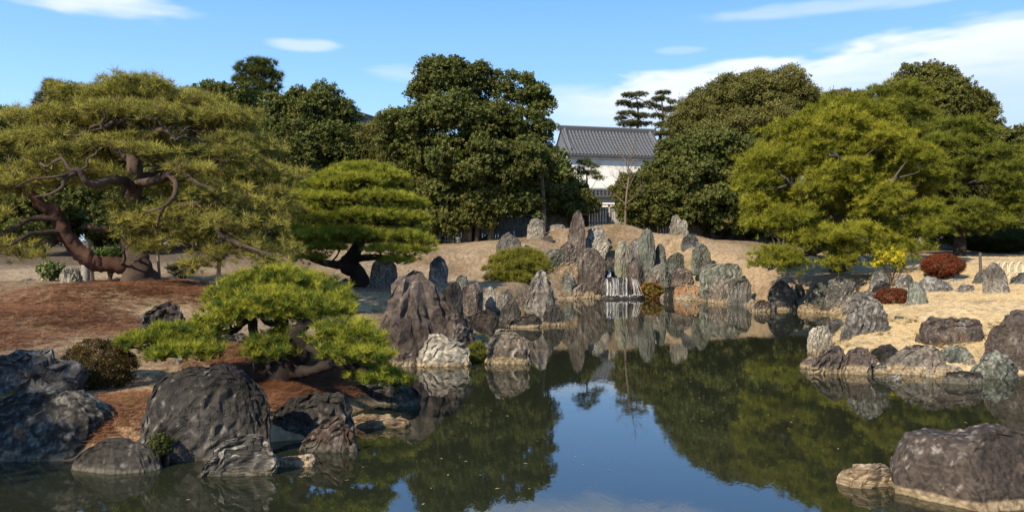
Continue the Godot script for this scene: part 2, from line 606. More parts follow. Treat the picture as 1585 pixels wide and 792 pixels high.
func leaf_sprig(n: int, len: float, wid: float, sd: int, spread := 1.0) -> ArrayMesh:
	rng.seed = sd
	var V := PackedVector3Array()
	var I := PackedInt32Array()
	for k in n:
		var a := k * 2.4 + rng.randf() * 0.6
		var e := rng.randf_range(0.5, 1.5) * spread
		var dir := Vector3(cos(a) * sin(e), cos(e), sin(a) * sin(e))
		var side := dir.cross(Vector3.UP).normalized().rotated(dir, rng.randf_range(-0.7, 0.7))
		var upw := side.cross(dir).normalized()
		var root := Vector3(rng.randf() - 0.5, rng.randf() - 0.5, rng.randf() - 0.5) * 0.9
		var L := len * rng.randf_range(0.75, 1.2)
		var m := root + dir * L * 0.5 - upw * 0.06 * L
		var b := V.size()
		V.append_array([root, m + side * wid * 0.5 + upw * 0.1 * L, root + dir * L - upw * 0.15 * L, m - side * wid * 0.5 + upw * 0.1 * L, m])
		I.append_array([b, b + 1, b + 4, b + 1, b + 2, b + 4, b + 2, b + 3, b + 4, b + 3, b, b + 4])
	return make(V, normals_of(V, I), I)


func leaf_meshes() -> void:
	leafm.needle = needle_tuft(28, 1.2, 0.062, 5)
	leafm.needle_mid = needle_tuft(20, 1.3, 0.085, 15)
	leafm.needle_fine = needle_tuft(20, 1.45, 0.066, 6)
	leafm.needle_far = needle_tuft(20, 1.35, 0.075, 7)
	leafm.broad = leaf_sprig(11, 0.62, 0.30, 8)
	leafm.small = leaf_sprig(14, 0.42, 0.24, 9)
	leafm.long = leaf_sprig(12, 0.75, 0.2, 10)


# lumps: [centre, radii, (optional colour shift)]
func foliage(parent: Node3D, called: String, lumps: Array, mesh: String, mat: String, per_m2: float, size: float, c1: Color, c2: Color, opt := {}) -> MultiMeshInstance3D:
	var where := []
	var tint := []
	var under: float = opt.get("under", 1.0)       # how much of the lower half is leafed
	var upward: float = opt.get("upward", 0.3)
	var wob: float = opt.get("wobble", 0.35)
	var depth: float = opt.get("depth", 0.4)
	for lump in lumps:
		var c: Vector3 = lump[0]
		var r: Vector3 = lump[1]
		var area := 12.566 * pow((pow(r.x * r.y, 1.6) + pow(r.x * r.z, 1.6) + pow(r.y * r.z, 1.6)) / 3.0, 0.625)
		var shift: float = rng.randf() if lump.size() < 3 else lump[2]
		var off := rng.randf() * 900.0
		for k in int(area * per_m2):
			var y := rng.randf_range(-1.0, 1.0)
			if y < -0.15 and rng.randf() > under:
				continue
			var a := rng.randf() * TAU
			var h := sqrt(1.0 - y * y)
			var dir := Vector3(cos(a) * h, y, sin(a) * h)
			var lum := ns.get_noise_3d(dir.x * 170.0 + off, dir.y * 170.0, dir.z * 170.0)
			var q := rng.randf()
			var p := c + dir * r * (1.0 - q * q * depth + lum * wob)
			var ax := (dir * (1.0 - upward) + Vector3(rng.randf() - 0.5, rng.randf() - 0.5 + upward * 2.0, rng.randf() - 0.5) * 0.9).normalized()
			var b := Basis(Quaternion(Vector3.UP, ax)) * Basis(Vector3.UP, rng.randf() * TAU)
			where.append(Transform3D(b.scaled(Vector3.ONE * size * rng.randf_range(0.75, 1.25)), p))
			var t := clampf(rng.randf() * 0.45 + shift * 0.3 + lum * 0.25 + y * 0.12 + 0.08, 0.0, 1.0)
			var col := c1.lerp(c2, t)
			if opt.has("third") and rng.randf() < opt.get("third_share", 0.1):
				col = opt.third
			tint.append(col)
	return scatter(parent, called, leafm[mesh], M[mat], where, tint)


func scatter(parent: Node3D, called: String, mesh: Mesh, mat: Material, where: Array, tint: Array) -> MultiMeshInstance3D:
	var mm := MultiMesh.new()
	mm.transform_format = MultiMesh.TRANSFORM_3D
	mm.use_colors = true
	mm.mesh = mesh
	mm.instance_count = where.size()
	for i in where.size():
		mm.set_instance_transform(i, where[i])
		mm.set_instance_color(i, tint[i])
	var o := MultiMeshInstance3D.new()
	o.name = called
	o.multimesh = mm
	o.material_override = mat
	o.set_meta("kind", "stuff")
	parent.add_child(o, true)
	copies_made += where.size()
	return o

var copies_made := 0


func lump_px(u: float, v: float, rw: float, rh: float, d: float, thick := 1.0) -> Array:
	return [P(u, v, d), Vector3(rw, rh, rw * thick) * d / F]


# smaller lumps on the skin of larger ones
func sublumps(lumps: Array, per: float, frac: float, flat := 0.8) -> Array:
	var out := []
	for l in lumps:
		var r: Vector3 = l[1]
		var m := (r.x + r.y + r.z) / 3.0 * frac
		var n := int(per)
		for k in n:
			var y := 1.0 - 2.0 * (k + 0.5) / n
			if y < -0.75:
				continue
			var a := k * 2.39996 + rng.randf() * 0.7
			var h := sqrt(1.0 - y * y)
			var dir := Vector3(cos(a) * h, y, sin(a) * h)
			var s := m * rng.randf_range(0.7, 1.3)
			out.append([l[0] + dir * r * rng.randf_range(0.72, 0.98), Vector3(s, s * flat, s)])
	return out


# ---------------------------------------------------------------- wood
func tube(pts: Array, radii: Array, sides := 8, knots := 0.0, steps := 4, sd := 0, col = null) -> ArrayMesh:
	var V := PackedVector3Array()
	var I := PackedInt32Array()
	var C := PackedColorArray()
	var n := pts.size()
	var P2 := []
	var R2 := []
	for i in n - 1:
		for s in steps:
			var t := float(s) / steps
			var p0: Vector3 = pts[maxi(i - 1, 0)]
			var p3: Vector3 = pts[mini(i + 2, n - 1)]
			P2.append(pts[i].cubic_interpolate(pts[i + 1], p0, p3, t))
			R2.append(lerpf(radii[i], radii[i + 1], t))
	P2.append(pts[n - 1])
	R2.append(radii[n - 1])
	var right := Vector3.ZERO
	var c: Color = col if col != null else Color(0.16, 0.115, 0.085)
	for i in P2.size():
		var tan: Vector3 = (P2[mini(i + 1, P2.size() - 1)] - P2[maxi(i - 1, 0)]).normalized()
		if i == 0:
			right = tan.cross(Vector3(0.31, 0.2, 0.93)).normalized()
		right = (right - tan * right.dot(tan)).normalized()
		var up := right.cross(tan)
		for k in sides:
			var a := TAU * k / sides
			var dir := right * cos(a) + up * sin(a)
			var p: Vector3 = P2[i]
			var r: float = R2[i]
			if knots > 0.0:
				var q := p + dir * r + Vector3(sd * 3.1, 0, sd)
				r *= 1.0 + knots * (ns.get_noise_3d(q.x * 500.0, q.y * 260.0, q.z * 500.0) * 0.7 + 0.6 * ns.get_noise_3d(q.x * 1300.0, q.y * 700.0, q.z * 1300.0))
			V.append(p + dir * r)
			var m := 0.8 + 0.45 * ns.get_noise_3d(V[-1].x * 150.0, V[-1].y * 60.0, V[-1].z * 150.0)
			C.append(Color(c.r * m, c.g * m, c.b * m))
	for i in P2.size() - 1:
		for k in sides:
			var a := i * sides + k
			var b := i * sides + (k + 1) % sides
			I.append_array([a, b, a + sides, b, b + sides, a + sides])
	var e := V.size()
	V.append(P2[-1])
	C.append(c)
	for k in sides:
		I.append_array([e - sides + k, e - sides + (k + 1) % sides, e])
	return make(V, normals_of(V, I), I, C)


func merge(meshes: Array) -> ArrayMesh:
	var st := SurfaceTool.new()
	st.begin(Mesh.PRIMITIVE_TRIANGLES)
	for m in meshes:
		st.append_from(m, 0, Transform3D())
	return st.commit()


func crooked(a: Vector3, b: Vector3, n: int, amp: float) -> Array:
	var out := [a]
	for k in range(1, n):
		out.append(a.lerp(b, float(k) / n) + Vector3(rng.randf() - 0.5, (rng.randf() - 0.5) * 0.7, rng.randf() - 0.5) * amp * a.distance_to(b))
	out.append(b)
	return out


func ramp(a: float, b: float, n: int) -> Array:
	var out := []
	for k in n + 1:
		out.append(lerpf(a, b, float(k) / n))
	return out


func relative(pts: Array, o: Vector3) -> Array:
	return pts.map(func(p): return p - o)


# a tree: a Node3D at the foot with trunk, branches and crown
func tree(called: String, label: String, group: String, base: Vector3, height: float, r: float, lumps: Array, look: Dictionary) -> Node3D:
	rng.seed = hash(label)
	var t := thing(called, label, "tree", base, group)
	var bark: Color = look.get("bark", Color(0.13, 0.105, 0.085))
	var lean: Vector3 = look.get("lean", Vector3.ZERO)
	var tops := Vector3(0, height, 0) + lean
	var tp := crooked(Vector3(0, -0.3, 0), tops, 6, look.get("crook", 0.06))
	part("trunk", tube(tp, ramp(r * 1.15, r * 0.3, 6), 10, 0.18, 4, 1, bark), M.bark, t)
	var rel := []
	for l in lumps:
		var q: Array = l.duplicate()
		q[0] = l[0] - base
		rel.append(q)
	var nb: int = look.get("branches", 6)
	for k in nb:
		var l: Array = rel[int(float(k) / nb * rel.size())]
		var f := clampf((l[0].y - l[1].y * 0.5) / tops.y - 0.15, 0.15, 0.9)
		var at: Vector3 = tp[int(f * 6)]
		part("branch", tube(crooked(at, l[0], 4, 0.16), ramp(r * 0.42 * (1.2 - f), r * 0.1, 4), 6, 0.15, 3, k, bark), M.bark, t)
	foliage(t, "crown", rel, look.mesh, look.mat, look.per, look.size, look.c1, look.c2, look)
	return t


# a cloud pine: every pad a part of its own, a limb under it
func pine_pads(t: Node3D, pads: Array, limb_from: Array, look: Dictionary) -> void:
	var base := t.position
	var bark: Color = look.get("bark", Color(0.14, 0.10, 0.08))
	for k in pads.size():
		var q: Array = pads[k].duplicate()
		q[0] = pads[k][0] - base
		var best: Vector3 = limb_from[0]
		for f: Vector3 in limb_from:
			if (f - q[0]).length() + maxf(0.0, f.y - q[0].y) < (best - q[0]).length() + maxf(0.0, best.y - q[0].y):
				best = f
		var under: Vector3 = q[0] - Vector3(0, q[1].y * 0.5, 0)
		var rr: float = look.get("limb", 0.05)
		var wood := []
		wood.append(tube(crooked(best, under, 4, 0.2), ramp(rr, rr * 0.35, 4), 6, 0.2, 3, k, bark))
		for w in int(look.get("twigs", 5)):
			var a := rng.randf() * TAU
			var e := Vector3(cos(a) * q[1].x, rng.randf_range(-0.2, 0.6) * q[1].y, sin(a) * q[1].z) * rng.randf_range(0.5, 0.95)
			wood.append(tube(crooked(under, q[0] + e, 3, 0.25), ramp(rr * 0.35, rr * 0.1, 3), 4, 0.1, 2, w, bark))
		part("limb", merge(wood), M.bark, t)
		foliage(t, "foliage_pad", [q], look.mesh, look.mat, look.per, look.size, look.c1, look.c2, look)


# ---------------------------------------------------------------- sky
func sky_image() -> Image:
	var w := 4096
	var h := 2048
	var im := Image.create(w, h, false, Image.FORMAT_RGBF)
	# soft clouds seen in the photograph: azimuth, height, half widths (degrees), strength
	var blobs := []
	for b in [[475, 70, 60, 10, 0.55], [620, 112, 55, 16, 0.35], [165, 8, 130, 24, 0.9], [1410, 62, 110, 14, 0.6], [1330, 6, 260, 12, 0.4], [1555, 30, 70, 12, 0.5], [1050, 78, 40, 6, 0.25], [880, 165, 130, 34, 0.55], [900, -70, 420, 50, 0.75], [200, -90, 200, 40, 0.5]]:
		blobs.append([rad_to_deg(atan((b[0] - U0) / F)), rad_to_deg(atan((V0 - b[1]) / F * cos(atan((b[0] - U0) / F)))), b[2] / F * 57.3, b[3] / F * 57.3, b[4]])
	for y in h:
		var el := 90.0 - (y + 0.5) * 180.0 / h
		var k := clampf(el / 90.0, 0.0, 1.0)
		var blue := Color(0.46, 0.60, 0.74)
		for q in [[0.0, 8.0, Color(0.285, 0.495, 0.75)], [8.0, 12.0, Color(0.205, 0.405, 0.73)], [12.0, 17.0, Color(0.14, 0.32, 0.66)], [17.0, 36.0, Color(0.10, 0.25, 0.52)], [36.0, 90.0, Color(0.09, 0.16, 0.31)]]:
			blue = blue.lerp(q[2], clampf((el - q[0]) / (q[1] - q[0]), 0.0, 1.0))
		if el < 0.0:
			blue = Color(0.42, 0.63, 0.86).lerp(Color(0.2, 0.19, 0.16), clampf(-el / 4.0, 0.0, 1.0))
		if el < -3.0 or el > 42.0:
			im.fill_rect(Rect2i(0, y, w, 1), blue * 1.0)
			continue
		for x in w:
			var az := wrapf((x + 0.5) * 360.0 / w, -180.0, 180.0)
			var c := blue
			if el > -2.0 and el < 60.0:
				var a := deg_to_rad(az)
				var d := Vector3(sin(a), 0, -cos(a))
				var e2 := el * 3.2
				var wx := ns.get_noise_3d(d.x * 500.0, e2 * 16.0, d.z * 500.0) * 12.0
				var n := nz.get_noise_3d(d.x * 330.0 + wx, e2 * 9.0 + wx * 0.5, d.z * 330.0)
				n += 0.5 * nz.get_noise_3d(d.x * 1300.0 + wx * 3.0, e2 * 40.0, d.z * 1300.0)
				var n2 := nz.get_noise_3d(d.x * 90.0 + 70.0, e2 * 1.5, d.z * 90.0)
				var cov := 0.0
				# a bank low over the trees, rising towards the sunward side
				var rise := clampf((az + 1.0) / 26.0, 0.0, 1.0) if az < 120.0 else clampf((200.0 - az) / 80.0, 0.0, 1.0)
				var edge := 9.6 + rise * 3.4 + n * 1.6
				if az > -6.0:
					cov = smoothstep(edge + 0.35, edge - 0.9, el) * smoothstep(-2.0, 10.0, az) * clampf(0.95 + n * 0.7, 0.0, 1.0)
					cov *= 1.0 - 0.35 * smoothstep(edge - 1.4, edge - 4.0, el)
				else:
					cov = smoothstep(9.0 + n2 * 14.0, 5.0 + n2 * 14.0, el) * smoothstep(0.02, 0.3, n2) * smoothstep(-38.0, -60.0, az)
				for b in blobs:
					var q := pow((az - b[0]) / b[2], 2.0) + pow((el - b[1]) / b[3], 2.0)
					if q < 2.2:
						cov = maxf(cov, b[4] * smoothstep(1.15, -0.1, q + n * 0.9))
				if el > 17.0:
					cov = maxf(cov, smoothstep(0.12, 0.5, n2 + n * 0.3) * 0.6 * smoothstep(17.0, 24.0, el) * smoothstep(42.0, 34.0, el))
				cov = clampf(cov, 0.0, 1.0)
				var white := Color(0.60, 0.64, 0.71).lerp(Color(0.40, 0.47, 0.60), clampf((edge - el) / 6.0 if az > -6.0 and el < edge else 0.25, 0.0, 1.0))
				c = c.lerp(white, cov)
			im.set_pixel(x, y, c)
	return im


func stage() -> void:
	var cam := Camera3D.new()
	cam.name = "camera"
	cam.projection = Camera3D.PROJECTION_FRUSTUM
	cam.near = 0.1
	cam.far = 2500.0
	cam.size = 0.1 * 792.0 / F
	cam.frustum_offset = Vector2(0, -0.1 * (396.0 - V0) / F)
	cam.position = Vector3(0, HC, 0)
	add_child(cam)
	cam.current = true
	var sky := Sky.new()
	var pm := PanoramaSkyMaterial.new()
	pm.panorama = ImageTexture.create_from_image(sky_image())
	sky.sky_material = pm
	var e := Environment.new()
	e.background_mode = Environment.BG_SKY
	e.sky = sky
	e.tonemap_mode = Environment.TONE_MAPPER_LINEAR
	e.tonemap_exposure = 1.72
	e.sdfgi_enabled = true
	e.ssao_enabled = true
	e.ssil_enabled = true
	var we := WorldEnvironment.new()
	we.name = "world_environment"
	we.environment = e
	add_child(we)
	var sun := DirectionalLight3D.new()
	sun.name = "sun"
	sun.light_energy = 1.42
	sun.light_color = Color(1.0, 0.93, 0.82)
	sun.light_angular_distance = 0.5
	sun.shadow_enabled = true
	add_child(sun)
	sun.look_at_from_position(Vector3.ZERO, Vector3(0.50, -0.58, -0.64))


func _ready() -> void:
	rng.seed = 7
	nz.noise_type = FastNoiseLite.TYPE_SIMPLEX_SMOOTH
	nz.fractal_octaves = 4
	nz.seed = 3
	nr.noise_type = FastNoiseLite.TYPE_SIMPLEX_SMOOTH
	nr.fractal_type = FastNoiseLite.FRACTAL_RIDGED
	nr.fractal_octaves = 4
	nr.seed = 4
	ns.noise_type = FastNoiseLite.TYPE_SIMPLEX_SMOOTH
	ns.fractal_type = FastNoiseLite.FRACTAL_NONE
	ns.seed = 5
	stage()
	materials()
	terrain()
	leaf_meshes()
	castle()
	fence()
	near_rocks()
	island_rocks()
	mound_rocks()
	bank_rocks()
	cascade()
	shore_stones()
	spreading_pine()
	low_pine()
	layered_pine()
	dome_pines()
	far_trees()
	shrubs()
	props()
	litter_and_grass()
	print("copies ", copies_made, " ms ", Time.get_ticks_msec())


# ---------------------------------------------------------------- buildings
func box(lo: Vector3, hi: Vector3) -> ArrayMesh:
	var b := BoxMesh.new()
	b.size = hi - lo
	var st := SurfaceTool.new()
	st.append_from(b, 0, Transform3D(Basis(), (lo + hi) * 0.5))
	return st.commit()


# a tiled slope of one roof: z runs from the ridge out to the eave, a slightly hollow curve
func slope_at(t: float, run: float, drop: float) -> Vector2:
	return Vector2(t * run, -drop * (t * 1.28 - t * t * 0.28))


func tile_slope(half_ridge: float, half_eave: float, run: float, drop: float, step: float, side: float) -> ArrayMesh:
	var V := PackedVector3Array()
	var I := PackedInt32Array()
	var n := int(half_eave * 2.0 / step)
	var rows := 9
	for k in n + 1:
		var x := -half_eave + k * half_eave * 2.0 / n
		for j in rows:
			for e in 2:
				var t := (j + e * 0.98) / rows
				var lim := lerpf(half_ridge, half_eave, smoothstep(0.35, 1.0, t))
				if absf(x) > lim + 0.1:
					continue
				if e == 1:
					continue
				var t2 := (j + 1.0) / rows
				var a := slope_at(t, run, drop)
				var b := slope_at(t2, run, drop)
				var base := V.size()
				for q in 2:
					var c := a if q == 0 else b
					var lift := 0.0 if q == 0 else 0.035
					for s in 5:
						var ang := PI * s / 4.0
						V.append(Vector3(x + cos(ang) * step * 0.27, c.y + 0.04 + lift + sin(ang) * step * 0.27, (c.x) * side))
				for s in 4:
					var p := base + s
					if side > 0.0:
						I.append_array([p, p + 1, p + 5, p + 1, p + 6, p + 5])
					else:
						I.append_array([p, p + 5, p + 1, p + 1, p + 5, p + 6])
	return make(V, normals_of(V, I), I)


func roof_sheet(half_ridge: float, half_eave: float, run: float, drop: float, thick: float) -> ArrayMesh:
	var V := PackedVector3Array()
	var I := PackedInt32Array()
	var rows := 8
	for s in [-1.0, 1.0]:
		for layer in 2:
			var b0 := V.size()
			for j in rows + 1:
				var t := float(j) / rows
				var p := slope_at(t, run, drop)
				var lim := lerpf(half_ridge, half_eave, smoothstep(0.35, 1.0, t))
				for x in [-lim, lim]:
					V.append(Vector3(x, p.y - layer * thick, p.x * s))
			for j in rows:
				var a := b0 + j * 2
				I.append_array([a, a + 1, a + 2, a + 1, a + 3, a + 2])
			if layer == 1:
				var o := b0 - (rows + 1) * 2
				for j in rows:
					for x in 2:
						I.append_array([o + j * 2 + x, b0 + j * 2 + x, o + j * 2 + 2 + x, b0 + j * 2 + x, b0 + j * 2 + 2 + x, o + j * 2 + 2 + x])
				I.append_array([o + rows * 2, b0 + rows * 2, o + rows * 2 + 1, b0 + rows * 2, b0 + rows * 2 + 1, o + rows * 2 + 1])
	return make(V, null, I)


func tiled_house(label: String, at: Vector3, yaw: float, L: float, W: float, wall_h: float, roof_h: float, over: float, flare: float, step: float) -> Node3D:
	var t := thing("white_turret", label, "building", at)
	t.rotation.y = yaw
	var hl := L * 0.5
	var hw := W * 0.5
	part("wall", box(Vector3(-hl, 0, -hw), Vector3(hl, wall_h, hw)), M.plaster, t)
	part("eave_band", box(Vector3(-hl - 0.5, wall_h - 0.35, -hw - 0.5), Vector3(hl + 0.5, wall_h + 0.25, hw + 0.5)), M.plaster, t)
	var roof := part("roof", roof_sheet(hl + 0.3, hl + 0.3 + flare, hw + over, roof_h, 0.25), M.tile_dark, t)
	roof.position.y = wall_h + roof_h + 0.25
	for s in [1.0, -1.0]:
		var rows := part("tile_rows", tile_slope(hl + 0.3, hl + 0.3 + flare, hw + over, roof_h, step, s), M.tile, roof)
		rows.set_meta("kind", "stuff")
	part("ridge", box(Vector3(-hl - 0.4, -0.1, -0.22), Vector3(hl + 0.4, 0.55, 0.22)), M.tile_dark, roof)
	part("ridge_cap", tube([Vector3(-hl - 0.5, 0.6, 0), Vector3(hl + 0.5, 0.6, 0)], [0.2, 0.2], 8, 0, 1), M.tile, roof)
	for s in [-1.0, 1.0]:
		part("ridge_end_tile", tube([Vector3(s * (hl + 0.42), -0.2, 0), Vector3(s * (hl + 0.5), 0.5, 0), Vector3(s * (hl + 0.66), 1.05, 0)], [0.34, 0.3, 0.1], 6, 0, 2), M.tile_dark, roof)
		part("gable_wall", gable(s * (hl - 0.02), hw, roof_h * 0.94, wall_h + 0.25), M.tile, t)
		for z in [-1.0, 1.0]:
			var pts := []
			for j in 6:
				var p := slope_at(j / 5.0 * 0.8, hw + over, roof_h)
				pts.append(Vector3(s * (hl - 0.5 + 0.3 * j / 5.0), p.y + 0.25, p.x * z))
			part("verge_ridge", tube(pts, ramp(0.24, 0.2, 5), 6, 0, 2), M.tile, roof)
	return t


func gable(x: float, hw: float, h: float, y: float) -> ArrayMesh:
	var V := PackedVector3Array()
	for q in [x - 0.15, x + 0.15]:
		V.append_array([Vector3(q, y, -hw), Vector3(q, y, hw), Vector3(q, y + h, 0)])
	return make(V, null, PackedInt32Array([0, 1, 2, 3, 5, 4, 0, 3, 4, 0, 4, 1, 1, 4, 5, 1, 5, 2, 2, 5, 3, 2, 3, 0]))


func castle() -> void:
	var c := P(944, 320, 141)
	tiled_house("white plastered turret under a grey tiled roof beyond the wooden fence", Vector3(c.x, 5.0, c.z - 3.0), 0.27, 17.4, 8.4, 11.9, 4.9, 1.2, 0.9, 0.62)
	# a low tiled wall below the turret
	var w := thing("tiled_wall", "low plaster wall capped with grey tiles below the white turret", "wall", P(955, 315, 62))
	part("wall", box(Vector3(-2.6, -2.8, -0.3), Vector3(3.2, 0.55, 0.3)), M.plaster, w)
	var cap := part("tile_cap", roof_sheet(2.9, 3.0, 0.75, 0.42, 0.12), M.tile_dark, w)
	cap.position = Vector3(0.3, 1.0, 0)
	part("tile_rows", tile_slope(2.9, 3.0, 0.75, 0.42, 0.28, 1.0), M.tile, cap).set_meta("kind", "stuff")
	part("ridge_cap", tube([Vector3(-3, 0.08, 0), Vector3(3, 0.08, 0)], [0.12, 0.12], 8, 0, 1), M.tile, cap)
	# the hall whose roof peak shows between the trees
	var h := thing("timber_hall", "far timber hall with a grey roof peak showing between dark trees", "building", P(566, 330, 95))
	h.rotation.y = 1.25
	part("wall", box(Vector3(-7, -3, -4), Vector3(7, 6.6, 4)), M.wood_red, h)
	part("eave_beam", box(Vector3(-7.6, 6.6, -4.6), Vector3(7.6, 7.0, 4.6)), M.wood_red, h)
	var r := part("roof", roof_sheet(7.2, 8.4, 6.0, 4.2, 0.3), M.tile, h)
	r.position.y = 11.2
	part("ridge", box(Vector3(-7.3, -0.05, -0.25), Vector3(7.3, 0.5, 0.25)), M.tile_dark, r)
	part("gable_wall", gable(-6.9, 4.0, 3.6, 7.2), M.wood_dark, h)
	part("gable_wall", gable(6.9, 4.0, 3.6, 7.2), M.wood_dark, h)


func fence() -> void:
	var runs := [["weathered grey board fence standing behind the central mound", 845, 1110, 318, 47.0], ["dark board fence in the shade under the broad evergreen", 640, 845, 334, 48.5], ["board fence in shade behind the spreading pine", 250, 636, 352, 48.0], ["dark board fence half hidden beyond the great dome pine", 1112, 1640, 350, 50.5]]
	for q in runs:
		var a := P(q[1], q[3], q[4])
		var b := P(q[2], q[3], q[4])
		var t := thing("board_fence", q[0], "fence", Vector3(a.x, ground_y(a.x, a.z), a.z), "board fences behind the garden")
		var L := b.x - a.x
		var H: float = a.y - t.position.y
		var boards := []
		var n := int(L / 0.16)
		for k in n:
			rng.seed = k + int(q[1])
			boards.append(box(Vector3(k * 0.16, -0.5, -0.012 + rng.randf() * 0.008), Vector3(k * 0.16 + 0.152, H - 0.08, 0.012 + rng.randf() * 0.01)))
		part("boards", merge(boards), M.wood_grey, t).set_meta("kind", "stuff")
		var x := 0.0
		while x < L:
			part("post", box(Vector3(x - 0.06, -0.5, 0.03), Vector3(x + 0.06, H + 0.02, 0.15)), M.wood_grey, t)
			x += 1.85
		for y in [0.12, 0.5, 0.88]:
			part("rail", box(Vector3(0, H * y - 0.05, 0.022), Vector3(L, H * y + 0.05, 0.075)), M.wood_grey, t)
		part("cap_board", box(Vector3(-0.1, H + 0.025, -0.14), Vector3(L + 0.1, H + 0.075, 0.2)), M.wood_grey, t)


# ---------------------------------------------------------------- rocks, shore by shore
func near_rocks() -> void:
	rock("blue-grey craggy boulder with pale veined ridges above a lichened boulder", "boulder", "blue", 10.3, 1.3, [-40, 565, 10, 563, 25, 557, 60, 558, 85, 551, 102, 560, 114, 582, 116, 615, 60, 640, -45, 640], {"mat": "veined", "lichen": 0.3, "rough": 1.5, "facets": 9, "strata": 1.6, "dip": [-0.5, 0.8, 0.2]})
	rock("huge dark boulder blotched with grey-green lichen at the water's edge", "boulder", "black", 9.5, 1.5, [-70, 628, -20, 620, 40, 613, 115, 612, 142, 622, 166, 643, 181, 670, 184, 700, 178, 728, 100, 730, 0, 728, -70, 728], {"mat": "speckled", "lichen": 0.5, "band": 0.12, "greyband": true, "tint": Color(0.10, 0.11, 0.09), "rough": 1.1})
	rock("low smooth black stone with a grey tide band in the shaded water", "low_boulder", "black", 8.7, 0.85, [98, 748, 100, 725, 104, 706, 130, 694, 160, 683, 187, 681, 215, 690, 238, 705, 251, 725, 256, 738, 240, 746, 180, 750], {"lichen": 0.05, "band": 0.1, "greyband": true, "rough": 0.5, "facets": 4, "box": 2.6})
	rock("great craggy boulder, tan and grey with a pale green patch, beneath the low pine", "boulder", "black", 9.3, 1.4, [232, 595, 236, 574, 252, 562, 275, 560, 300, 567, 320, 570, 345, 567, 372, 580, 390, 598, 412, 622, 428, 648, 438, 672, 442, 700, 420, 725, 300, 738, 258, 738, 250, 700, 236, 690, 231, 640], {"mat": "cracked", "box": 4.5, "lichen": 0.2, "tint": Color(0.25, 0.21, 0.155), "rough": 1.0, "facets": 10, "edge": 0.9})
	rock("angular slab of dark rock with a pale flaky top jutting into the pond", "slab_rock", "grey", 8.5, 0.8, [296, 742, 297, 722, 312, 711, 335, 708, 347, 682, 385, 674, 421, 681, 425, 700, 425, 716, 400, 730, 350, 748, 335, 754, 308, 750], {"mat": "strata", "lichen": 0.3, "edge": 1.5, "tint": Color(0.06, 0.058, 0.055), "band": 0.14, "greyband": true, "strata": 1.5, "box": 4.0, "taper": 0.2})
	rock("wedge-shaped dark brown rock flecked with white lichen beside the angular slab", "wedge_rock", "brown", 9.5, 0.8, [424, 712, 432, 694, 480, 665, 515, 643, 530, 646, 546, 670, 563, 700, 562, 710, 530, 716, 470, 722], {"mat": "veined", "lichen": 0.36, "tint": Color(0.12, 0.075, 0.05), "band": 0.1, "greyband": true, "facets": 9})
	rock("small tan stone with a cracked flat top at the foot of the wedge-shaped rock", "small_stone", "tan", 8.9, 0.4, [424, 730, 424, 718, 435, 711, 455, 708, 475, 705, 487, 708, 486, 720, 470, 728, 440, 734], {"mat": "cracked", "box": 4.5, "taper": 0.15, "strata": 1.4})
	rock("long grey grainy rock on the bank behind the wedge-shaped rock", "boulder", "black", 10.15, 0.9, [414, 640, 428, 628, 460, 618, 500, 611, 530, 611, 545, 640, 548, 665, 520, 690, 425, 690], {"lichen": 0.35, "tint": Color(0.11, 0.10, 0.08)})
	rock("dark upright-streaked rock face under the overhanging green pine bough", "boulder", "black", 12.4, 1.4, [516, 618, 527, 597, 545, 590, 600, 588, 640, 590, 651, 606, 650, 626, 620, 638, 560, 648, 520, 650], {"mat": "streaked", "streak": 0.7, "lichen": 0.3, "band": 0.1, "greyband": true, "tint": Color(0.09, 0.10, 0.105)})
	rock("flat tan layered slab lying low in the water below the streaked rock face", "slab_rock", "tan", 10.9, 0.8, [540, 650, 560, 641, 610, 642, 632, 647, 637, 659, 625, 666, 590, 669, 560, 668], {"mat": "strata", "strata": 1.6, "box": 4.0, "taper": 0.1, "facets": 4})
	rock("jagged black stone with knobbly peaks lying on the needle-covered slope", "stone", "black", 13.9, 0.75, [209, 506, 214, 495, 225, 482, 238, 477, 248, 470, 257, 471, 262, 479, 270, 474, 279, 479, 281, 492, 276, 505, 250, 510, 215, 510], {"rough": 2.0, "tint": Color(0.10, 0.08, 0.075), "mat": "cracked"})
	rock("black and white mottled rock behind the trunks of the low pine", "stone", "black", 13.4, 0.7, [324, 548, 328, 526, 345, 518, 375, 515, 383, 525, 383, 548, 360, 554, 335, 554], {"lichen": 0.6, "mat": "veined"})
	rock("small flat tan stone wedged on top of the great craggy boulder", "small_stone", "tan", 9.6, 0.25, [299, 572, 303, 565, 312, 562, 322, 563, 328, 569, 320, 574], {"sink": 0.03})
	rock("pale pebble on the dark soil behind the great craggy boulder", "pebble", "pale", 10.6, 0.12, [268, 560, 271, 554, 279, 551, 283, 556, 280, 561], {"sink": 0.02})
	rock("big brown-black rock with a pale lichened crest on the shore beside a small tan stone", "boulder", "brown", 7.85, 1.15, [1398, 752, 1400, 735, 1408, 692, 1413, 680, 1445, 673, 1484, 675, 1502, 671, 1520, 661, 1550, 658, 1585, 670, 1650, 690, 1690, 750, 1680, 815, 1560, 815, 1480, 790, 1420, 765], {"lichen": 0.1, "edge": 1.3, "tint": Color(0.21, 0.17, 0.14), "band": 0.085, "yaw": -0.28, "rough": 0.7, "box": 6.0, "taper": 0.25, "facets": 4})
	rock("small tan rock with a grey top standing alone in the water beside the brown-black rock", "small_stone", "tan", 8.2, 0.6, [1304, 756, 1304, 742, 1312, 731, 1335, 722, 1360, 720, 1380, 730, 1391, 746, 1397, 764, 1385, 770, 1340, 768], {"tint": Color(0.17, 0.14, 0.11), "band": 0.16, "mat": "strata", "strata": 1.2})


